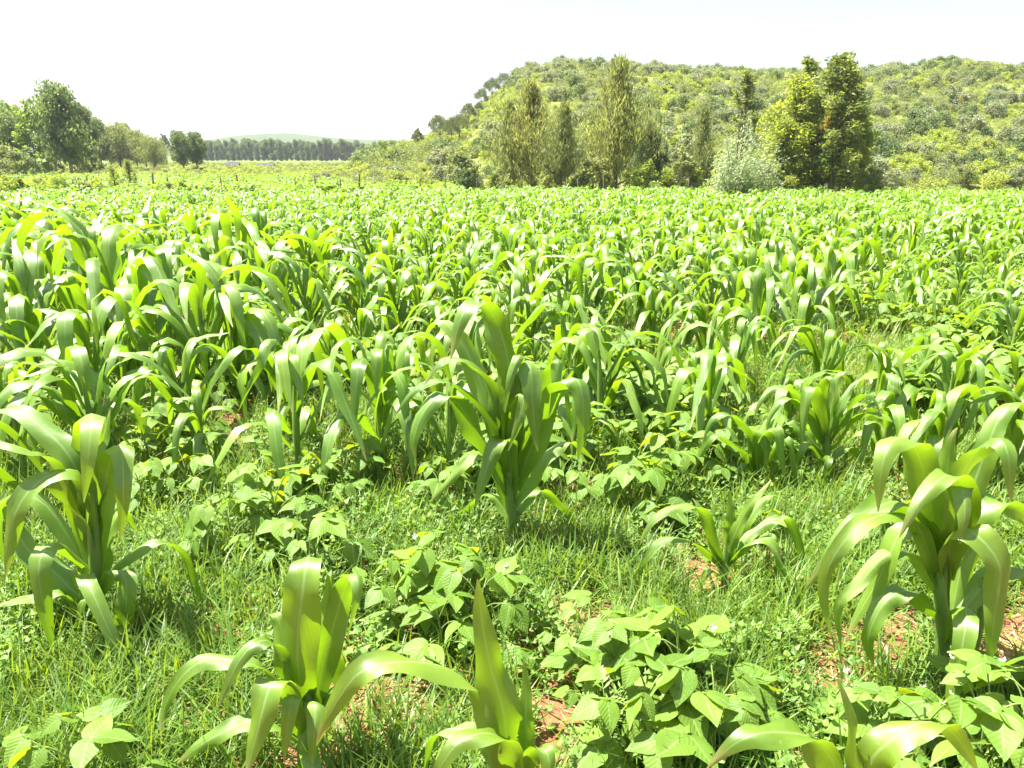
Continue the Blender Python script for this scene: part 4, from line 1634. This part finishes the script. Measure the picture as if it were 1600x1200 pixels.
# candelabra trees along the left shoulder of the hill
CAND = [(653, 236, 206, 19, "lowest candelabra tree on the hill's left shoulder, bare trunk showing"),
        (688, 226, 186, 36, "wide candelabra tree second from the bottom of the left shoulder"),
        (706, 222, 190, 26, "candelabra tree partly behind the wide one on the left shoulder"),
        (718, 216, 184, 30, "candelabra tree in the middle of the left shoulder, dark trunk"),
        (732, 196, 166, 24, "candelabra tree just above the middle of the left shoulder"),
        (748, 180, 164, 14, "small candelabra tree in the gap below the skyline group"),
        (752, 168, 144, 22, "thin spreading candelabra tree below the topmost pair"),
        (769, 156, 127, 25, "left tree of the topmost pair of candelabra trees"),
        (787, 144, 119, 26, "right and highest tree of the topmost candelabra pair")]
for i, (px, b_, t_, w_, lab) in enumerate(CAND):
    tree_px("candelabra_tree", lab, "tree", "candelabra", px, b_ + 4, t_ - 3, w_, 20 + i, F_euph, None, M_bark, "candelabra trees on the hill shoulder")
tree_px("round_tree", "dense dark tree at the very foot of the hill's left end", "tree", "bush", 630, 257, 218, 42, 31, F_dark, 120)
tree_px("umbrella_shrub", "wide umbrella-topped shrub left of the casuarina row", "shrub", "bush", 726, 283, 216, 66, 32, F_olive, 58)
tree_px("umbrella_shrub", "dark low bush at the foot of the umbrella-topped shrub", "shrub", "bush", 727, 285, 256, 30, 33, F_dark, 55)

# skyline shrubs and the bushes that stand out on the hillside
SKY = [(835, 116, 104, 12, F_dark, "scraggly sapling on the crest left of the tallest casuarina"), (865, 117, 107, 16, F_bush2, "rounded bush on the crest, first left of the tallest casuarina"),
       (893, 117, 106, 18, F_bush2, "rounded bush on the crest next to the tallest casuarina"), (1121, 132, 121, 14, F_dark, "dark small bush on the crest left of the brownish grevillea"),
       (1078, 132, 122, 9, F_dark, "pointed little bush on the crest above the slim pale casuarina"), (1040, 132, 122, 14, F_grey, "greyish bush on the crest between tallest casuarina and grevilleas"),
       (1379, 120, 103, 26, F_dark, "small spreading tree on the hill's right summit"), (1412, 122, 108, 22, F_bush2, "pale bush right of the spreading summit tree"),
       (1460, 132, 111, 30, F_grey, "twin-topped grey-green bush on the right crest"), (1528, 134, 124, 34, F_dark, "dense dark bush on the descending right crest")]
for i, (px, b_, t_, w_, f_, lab) in enumerate(SKY):
    tree_px("crest_bush", lab, "bush", "bush" if i % 3 else "twiggy", px, b_ + 6, t_, w_, 40 + i, f_, None, M_bark, "bushes along the hill crest")
HB = [(1415, 145, 128, 18, F_dark, "dark round bush high on the right summit slope"), (1545, 168, 148, 30, F_dark, "large dark bush near the upper right edge of the hill"),
      (1488, 166, 138, 18, F_dark, "dark upright bush left of the yellow-flowering one"), (1504, 160, 148, 18, None, "bush with a patch of yellow blossom on the upper right slope"),
      (1526, 232, 212, 26, F_silver, "whitish silver bush halfway down the right slope"), (1490, 222, 204, 26, F_dark, "dark green bush left of the whitish silver bush"),
      (1540, 216, 196, 24, F_dark, "dark green bush above the whitish silver bush"), (1584, 214, 190, 20, F_grey, "grey bush at the right edge of the hill, midway up"),
      (1385, 172, 155, 22, F_grey, "grey bush on the summit slope right of the tall clump"), (1445, 205, 198, 12, F_silver, "tiny silver bush in the middle of the right slope"),
      (1452, 268, 230, 34, F_grevd, "brownish bush with dull red leaves at the foot of the right slope"), (1478, 285, 232, 46, F_grey, "grey-green tree at the foot of the right slope, thin dark stem"),
      (1505, 292, 246, 40, F_olive, "olive bush right of the grey-green tree at the slope foot"), (1424, 290, 256, 34, F_grey, "pale rounded bush at the slope foot below the small dark tree"),
      (1398, 292, 262, 30, F_silver, "pale grey bush at the slope foot, left of the rounded one"), (1585, 300, 255, 44, F_grey, "grey-green bush at the far right slope foot"),
      (1570, 165, 145, 22, F_bush2, "fresh green bush below the descending right crest"), (1350, 286, 262, 30, F_olive, "olive bush right beside the tall clump's base"),
      (1420, 226, 210, 26, F_olive, "olive bush on the middle slope above the small dark tree"), (1575, 275, 250, 26, F_bush, "yellowish bush low on the far right slope")]
F_yel = foliage("yellow_blossom", (0.45, 0.33, 0.02), (0.6, 0.45, 0.03), (0.5, 0.4, 0.02), 0.3)
for i, (px, b_, t_, w_, f_, lab) in enumerate(HB):
    tree_px("hillside_bush", lab, "bush", "bush", px, b_, t_, w_, 60 + i, f_ or F_yel, None, M_bark, "bushes standing out on the hillside")
# low bushes along the foot of the hill, behind the maize edge
for i, (px, w_, h_, f_, lab) in enumerate([
        (770, 30, 20, F_bush, "yellowish bush low between umbrella shrub and broad casuarina"), (905, 34, 26, F_olive, "olive bush between the thin and the tallest casuarina"),
        (985, 30, 30, F_bush2, "fresh green bush at the foot of the tallest casuarina, right side"), (1040, 44, 34, F_bush2, "bright green bush under the grey-green rounded tree"),
        (1085, 40, 40, F_bush, "yellow-green bush under the slim pale casuarina"), (1192, 36, 32, F_bush2, "bright bush between silvery shrub and tall clump"),
        (1190, 50, 60, F_grev, "yellow-green bush behind the silvery shrub"), (660, 46, 26, F_bush, "scrubby bush at the hill foot near the field's far edge"),
        (590, 50, 36, F_grey, "bare twiggy shrub at the far field edge left of the hill"), (555, 30, 30, F_grey, "second twiggy shrub at the far field edge left of the hill"),
        (940, 40, 50, F_cas, "feathery low growth at the left foot of the tallest casuarina"), (1350, 50, 24, F_bush, "low yellowish scrub right of the tall clump"),
        (785, 44, 34, F_olive, "olive bush left of the broad casuarina's foot"), (855, 40, 44, F_cas, "feathery bush between the broad and the thin casuarina"), (925, 46, 62, F_olive, "olive bush filling the gap left of the tallest casuarina"),
        (1012, 50, 50, F_bush2, "light green bush under the dark glossy tree"), (1065, 50, 70, F_olive, "olive bush behind the grey-green rounded tree"), (1125, 44, 62, F_bush, "yellowish bush between slim casuarina and silvery shrub"), (1362, 44, 44, F_olive, "olive bush at the right foot of the tall clump"),
        (1560, 70, 22, F_bush, "low spreading scrub behind the field's far right edge"), (1455, 60, 18, F_bush, "low scrub behind the maize edge below the slope-foot bushes")]):
    Y = 50.5 if px < 1150 else 45
    if px < 700:
        Y = 56
    b, H, W = by_pixel(px, 290, 290 - h_, w_, Y)
    tree("edge_bush", lab, "bush", "twiggy" if 500 < px < 600 else "bush", b, H, W, 90 + i, f_, M_bark, "low bushes along the field edge")

# eucalyptus at the left
EUC = [(14, 165, 66, F_euc, 104, "eucalyptus at the far left edge, partly cut off"), (40, 148, 44, F_euc, 112, "grey-green eucalyptus behind the yellow-green one"),
       (58, 143, 48, F_eucy, 100, "yellow-green eucalyptus second from the left"), (112, 133, 68, F_euc, 98, "tallest darkest eucalyptus of the left group, bare stems beneath"),
       (140, 190, 40, F_euc, 108, "lower eucalyptus at the right side of the tallest"), (160, 186, 34, F_euc, 150, "hazy eucalyptus right of the left group"),
       (190, 196, 44, F_olive, 150, "rounded olive tree in the hazy group, left of centre"), (216, 205, 34, F_olive, 160, "hazy tree right of the rounded olive one"),
       (243, 215, 36, F_olive, 150, "small olive tree at the right end of the hazy group"), (12, 215, 50, F_olive, 88, "low olive tree at the left edge below the eucalyptus"),
       (40, 225, 44, F_euc, 90, "low dark tree under the yellow-green eucalyptus"), (82, 200, 30, F_euc, 106, "thin eucalyptus between the yellow-green and the tallest"),
       (125, 225, 34, F_olive, 104, "low olive tree under the tallest eucalyptus"), (200, 190, 22, F_grey, 210, "pale distant eucalyptus above the hazy group"),
       (26, 160, 40, F_eucy, 115, "eucalyptus between the left edge tree and the grey-green one"), (88, 156, 40, F_euc, 110, "eucalyptus rising just left of the tallest one"), (132, 160, 38, F_euc, 116, "dark eucalyptus shouldering the tallest one on its right"),
       (176, 203, 34, F_euc, 170, "dull eucalyptus in the hazy group beside the rounded olive tree"), (230, 212, 30, F_euc, 180, "dull hazy tree near the right end of the hazy group"), (288, 206, 28, F_euc, 140, "left tree of the isolated eucalyptus pair"), (309, 205, 28, F_euc, 143, "right tree of the isolated eucalyptus pair")]
for i, (px, t_, w_, f_, Y, lab) in enumerate(EUC):
    kind = "euc" if "low" not in lab else "bush"
    tree_px("eucalyptus_tree" if kind == "euc" else "low_tree", lab, "tree", kind, px, 268, t_, w_ * (1.4 if kind == "euc" else 1.1), 200 + i, f_, Y, M_barkpale if i % 2 else M_bark, "trees at the left beyond the field")
tree_px("lone_tree", "small dark spiky-crowned lone tree far off between the tree groups", "tree", "candelabra", 260, 250, 211, 14, 230, F_dark, 300)
tree_px("dead_sapling", "thin leafy sapling with bare stem in the far bean field", "tree", "sparse", 180, 298, 258, 26, 231, F_bush2, 47)
tree_px("dead_sapling", "second thin sapling right of the leafy one in the far bean field", "tree", "sparse", 205, 298, 250, 30, 232, F_olive, 48)
# hedge at the left end of the field
for i, (px, h_, w_, f_) in enumerate([(8, 24, 40, F_bush2), (32, 22, 34, F_grevd), (58, 24, 40, F_bush), (88, 26, 44, F_bush2), (128, 20, 40, F_olive), (150, 16, 34, F_bush), (262, 14, 30, F_olive), (285, 12, 28, F_grevd)]):
    b, H, W = by_pixel(px, 292, 292 - h_, w_, 44 + (i % 3))
    tree("hedge_bush", ["leftmost light green bush of the low hedge", "dark brownish bush second in the low hedge", "yellowish bush third in the low hedge",
                        "tall light green bush at the hedge's middle", "olive bush at the right part of the hedge", "small yellowish bush at the hedge's right end",
                        "olive bush by the fence right of the saplings", "reddish-brown bush by the fence right of the saplings"][i], "bush", "bush", b, H, W, 240 + i, f_, M_bark, "low hedge bushes beyond the left field")

# distant plantation below the far ridge
n_pl = 0
for row in range(2):
    px = 322 + row * 6
    while px < 640:
        Y = 430 + row * 30 + random.uniform(-12, 12)
        p = at_y(px, 250, Y)
        Hh = (11.0 if px < 470 else 10.5 if px < 560 else 9.0) * random.uniform(0.78, 1.15)
        tree("plantation_tree", f"distant plantation eucalyptus, {('front', 'back')[row]} row, {say((px - 322) / 3.18)} percent along from its left end", "tree", "grove", (p[0], Y, float(base_z(Y))), 13.0, 6.5, 300 + n_pl % 4, F_euc, M_barkpale, "distant plantation trees").scale = (Hh / 13,) * 3
        px += random.uniform(7, 11)
        n_pl += 1

# ------------------------------------------------------------------ hillside scrub (one mass)
scrub_samples, scrub = {}, []
bushes = [("twiggy", F_bush), ("bush", F_bush), ("bush", F_bush2), ("bush", F_olive), ("bush", F_bush2), ("bush", F_grey), ("bush", F_euc), ("twiggy", F_olive)]
for k, (kd, f_) in enumerate(bushes):
    wood, br, cr = build_tree(kd, 1.0, 1.5, 400 + k)
    V = np.concatenate([cr[0]])
    me = mesh_np("scrub_bush", V, cr[1], f_, False, None, {"tint": cr[2]})
    px = 690 + k * 118
    b = on_ground(px, 262)
    scrub_samples[k] = obj("scrub_bush", me, None, b, label=["sparse yellowish scrub bush at the hill foot, leftmost of a scattered row", "yellowish scrub bush at the hill foot, second of a scattered row",
                            "fresh green scrub bush at the hill foot behind the casuarinas", "olive scrub bush at the hill foot behind the silvery shrub",
                            "fresh green scrub bush at the hill foot behind the tall clump", "grey scrub bush at the hill foot just left of the right slope bushes", "dark green scrub bush at the hill foot near the right slope bushes", "thin olive scrub bush at the hill foot, rightmost of a scattered row"][k], category="bush", group="scrub bushes at the hill foot")
for i in range(24000):
    y = 56 + 152 * R.random() ** 0.8
    x = -60 + (0.75 * y + 75) * R.random()
    if height(x, y) - float(base_z(y)) < 0.05:
        continue
    px, py, d = project((x, y, height(x, y)))
    if px < 560 or px > 1750:
        continue
    v = fbm(x, y, 16, 2)
    w = fbm(x + 300, y, 7, 2)
    if w < -0.35 and R.random() < 0.7:
        continue
    rr = R.random()
    if rr < 0.02 + 0.05 * max(0, v):
        k, s = 6, 0.9 + 1.3 * R.random()
    elif rr < 0.10:
        k, s = 5 if R.random() < .6 else 7, 0.8 + 1.2 * R.random()
    elif v > 0.12:
        k, s = (2, 3, 4, 1)[int(R.random() * 4)], 0.5 + 1.0 * R.random() ** 2
    else:
        k, s = (0, 1, 2, 0)[int(R.random() * 4)], 0.28 + 0.55 * R.random() ** 2
    if 630 < px < 810 and y > 95:
        s = min(s, 0.75)
    s *= (1.15 if y < 100 else 1.0) * (0.8 + y / 300)
    scrub.append((x, y, height(x, y) - 0.1, 6.28 * R.random(), s, k))
scatter("hillside_scrub", scrub, scrub_samples, "low yellow-green scrub covering the whole hillside", "scrub")

# rough grass tufts between the field and the trees at left, and the strip by the plantation
rough = []
for i in range(2500):
    y = 85 + 200 * R.random() ** 1.5
    px = -50 + 720 * R.random()
    x = (px - 800) / F * y
    if height(x, y) - float(base_z(y)) > 0.3:
        continue
    rough.append((x, y, height(x, y) - 0.15, 6.28 * R.random(), 0.5 + 0.6 * R.random(), int(6 * R.random())))
for i in range(500):
    y = 53 + 40 * R.random()
    px = 470 + 200 * R.random()
    x = (px - 800) / F * y
    rough.append((x, y, height(x, y) - 0.1, 6.28 * R.random(), 0.35 + 0.5 * R.random(), int(6 * R.random())))
scatter("rough_scrub", rough, scrub_samples, "rough low scrub on the plain beyond the left field", "scrub")

# ------------------------------------------------------------------ fence posts and two small sheds
pv = np.random.default_rng(3)
V, q = tube([(0, 0, -.3), (0.005, 0, .5), (0.0, 0.01, 1.25), (0.0, 0.01, 1.28)], [.05, .045, .042, .02], 7)
POST = mesh_np("fence_post", V, q, M_post)
posts = [(3, 268), (114, 271), (140, 272), (238, 276), (262, 277), (345, 276), (372, 278), (462, 279), (492, 280), (530, 281), (560, 281), (633, 284), (656, 284), (694, 285), (745, 285), (815, 285), (905, 286), (945, 286), (1075, 288), (1115, 290)]
for i, (px, py) in enumerate(posts):
    Y = 47 + (i % 3)
    p = at_y(px, 285, Y)
    o = obj("fence_post", POST, None, (p[0], Y, height(p[0], Y)), label=f"weathered wooden post of the far fence, {ORD[i]} from the left", category="fence post", group="posts of the far fence")
    o.rotation_euler = (pv.normal(0, .06), pv.normal(0, .06), pv.random() * 6)
    s = pv.uniform(0.85, 1.15)
    o.scale = (s, s, s)

M_tin = solid_mat("grey_tin_roof", (0.06, 0.06, 0.057), (0.10, 0.10, 0.095), 0.95, 3, 0.01, 0.05)
M_mud = solid_mat("plank_wall", (0.16, 0.12, 0.09), (0.26, 0.2, 0.15), 0.9, 3, 0.02, 0.2)
M_doord = solid_mat("dark_door", (0.05, 0.04, 0.035), (0.08, 0.065, 0.05), 0.8, 6, 0.01, 0.2)


def shed(px, Y, w, d, h, label):
    p = at_y(px, 258, Y)
    t = thing("shed", label, "shed", (p[0], Y, height(p[0], Y)), 0.15)
    V = np.array([(-w, -d, -.2), (w, -d, -.2), (w, d, -.2), (-w, d, -.2), (-w, -d, h), (w, -d, h), (w, d, h), (-w, d, h), (-w, 0, h + .7), (w, 0, h + .7)]) * [.5, .5, 1]
    obj("wall", mesh_np("wall", V, [np.array([(0, 1, 5, 4), (1, 2, 6, 5), (2, 3, 7, 6), (3, 0, 4, 7)]), np.array([(4, 8, 7), (5, 6, 9)])], M_mud, False), t)
    w2, d2 = w * .5 + .3, d * .5 + .35
    RV = []
    for sgn in (-1, 1):
        RV += [(-w2, sgn * d2, h - .1), (w2, sgn * d2, h - .1), (w2, 0, h + .78), (-w2, 0, h + .78), (-w2, sgn * d2, h - .04), (w2, sgn * d2, h - .04), (w2, 0, h + .84), (-w2, 0, h + .84)]
    qs = []
    for b0 in (0, 8):
        qs += [(b0, b0 + 1, b0 + 2, b0 + 3), (b0 + 4, b0 + 5, b0 + 6, b0 + 7), (b0, b0 + 1, b0 + 5, b0 + 4), (b0 + 1, b0 + 2, b0 + 6, b0 + 5), (b0 + 3, b0, b0 + 4, b0 + 7)]
    obj("roof", mesh_np("roof", np.array(RV), np.array(qs), M_tin, False), t)
    y_ = -d / 2 - .03
    obj("door", mesh_np("door", np.array([(-.45, y_, -.1), (.45, y_, -.1), (.45, y_, .45), (-.45, y_, .45), (-.45, y_ + .06, -.1), (.45, y_ + .06, -.1), (.45, y_ + .06, .45), (-.45, y_ + .06, .45)]),
        np.array([(0, 1, 2, 3), (4, 5, 6, 7), (0, 1, 5, 4), (1, 2, 6, 5), (2, 3, 7, 6), (3, 0, 4, 7)]), M_doord, False), t)


shed(364, 190, 2.4, 2.0, 0.5, "low grey-roofed shed far off right of the eucalyptus pair")
shed(416, 175, 3.0, 2.0, 0.35, "second low grey-roofed shed farther right, half hidden by scrub")


# ------------------------------------------------------------------ haze: the air over the whole place
def haze():
    m = bpy.data.materials.new("haze_air")
    m.use_nodes = True
    nt = m.node_tree
    nt.nodes.clear()
    out = nt.nodes.new("ShaderNodeOutputMaterial")
    v = nt.nodes.new("ShaderNodeVolumePrincipled")
    v.inputs["Color"].default_value = (0.9, 0.95, 1.0, 1)
    v.inputs["Density"].default_value = 0.00018
    nt.links.new(v.outputs[0], out.inputs["Volume"])
    x0, x1, y0, y1, z0, z1 = -5200, 5200, -400, 6700, -14, 150
    V = np.array([(x, y, z) for z in (z0, z1) for y in (y0, y1) for x in (x0, x1)])
    q = np.array([(0, 2, 3, 1), (4, 5, 7, 6), (0, 1, 5, 4), (2, 6, 7, 3), (0, 4, 6, 2), (1, 3, 7, 5)])
    obj("haze", mesh_np("haze", V, q, m, False), kind="stuff", label="thin pale haze hanging over the far fields and ridge", category="haze")


haze()

# look-alikes whose labels coincide are told apart by distance
by = {}
for o in col.objects:
    if o.parent is None and "label" in o and o.get("category") in ("maize plant", "bean plant"):
        by.setdefault(o["label"], []).append(o)
for lab, os_ in by.items():
    if len(os_) > 1:
        os_.sort(key=lambda o: o.location.y)
        for i, o in enumerate(os_):
            o["label"] = ("nearer ", "farther ", "farthest ")[min(2, i)] + lab
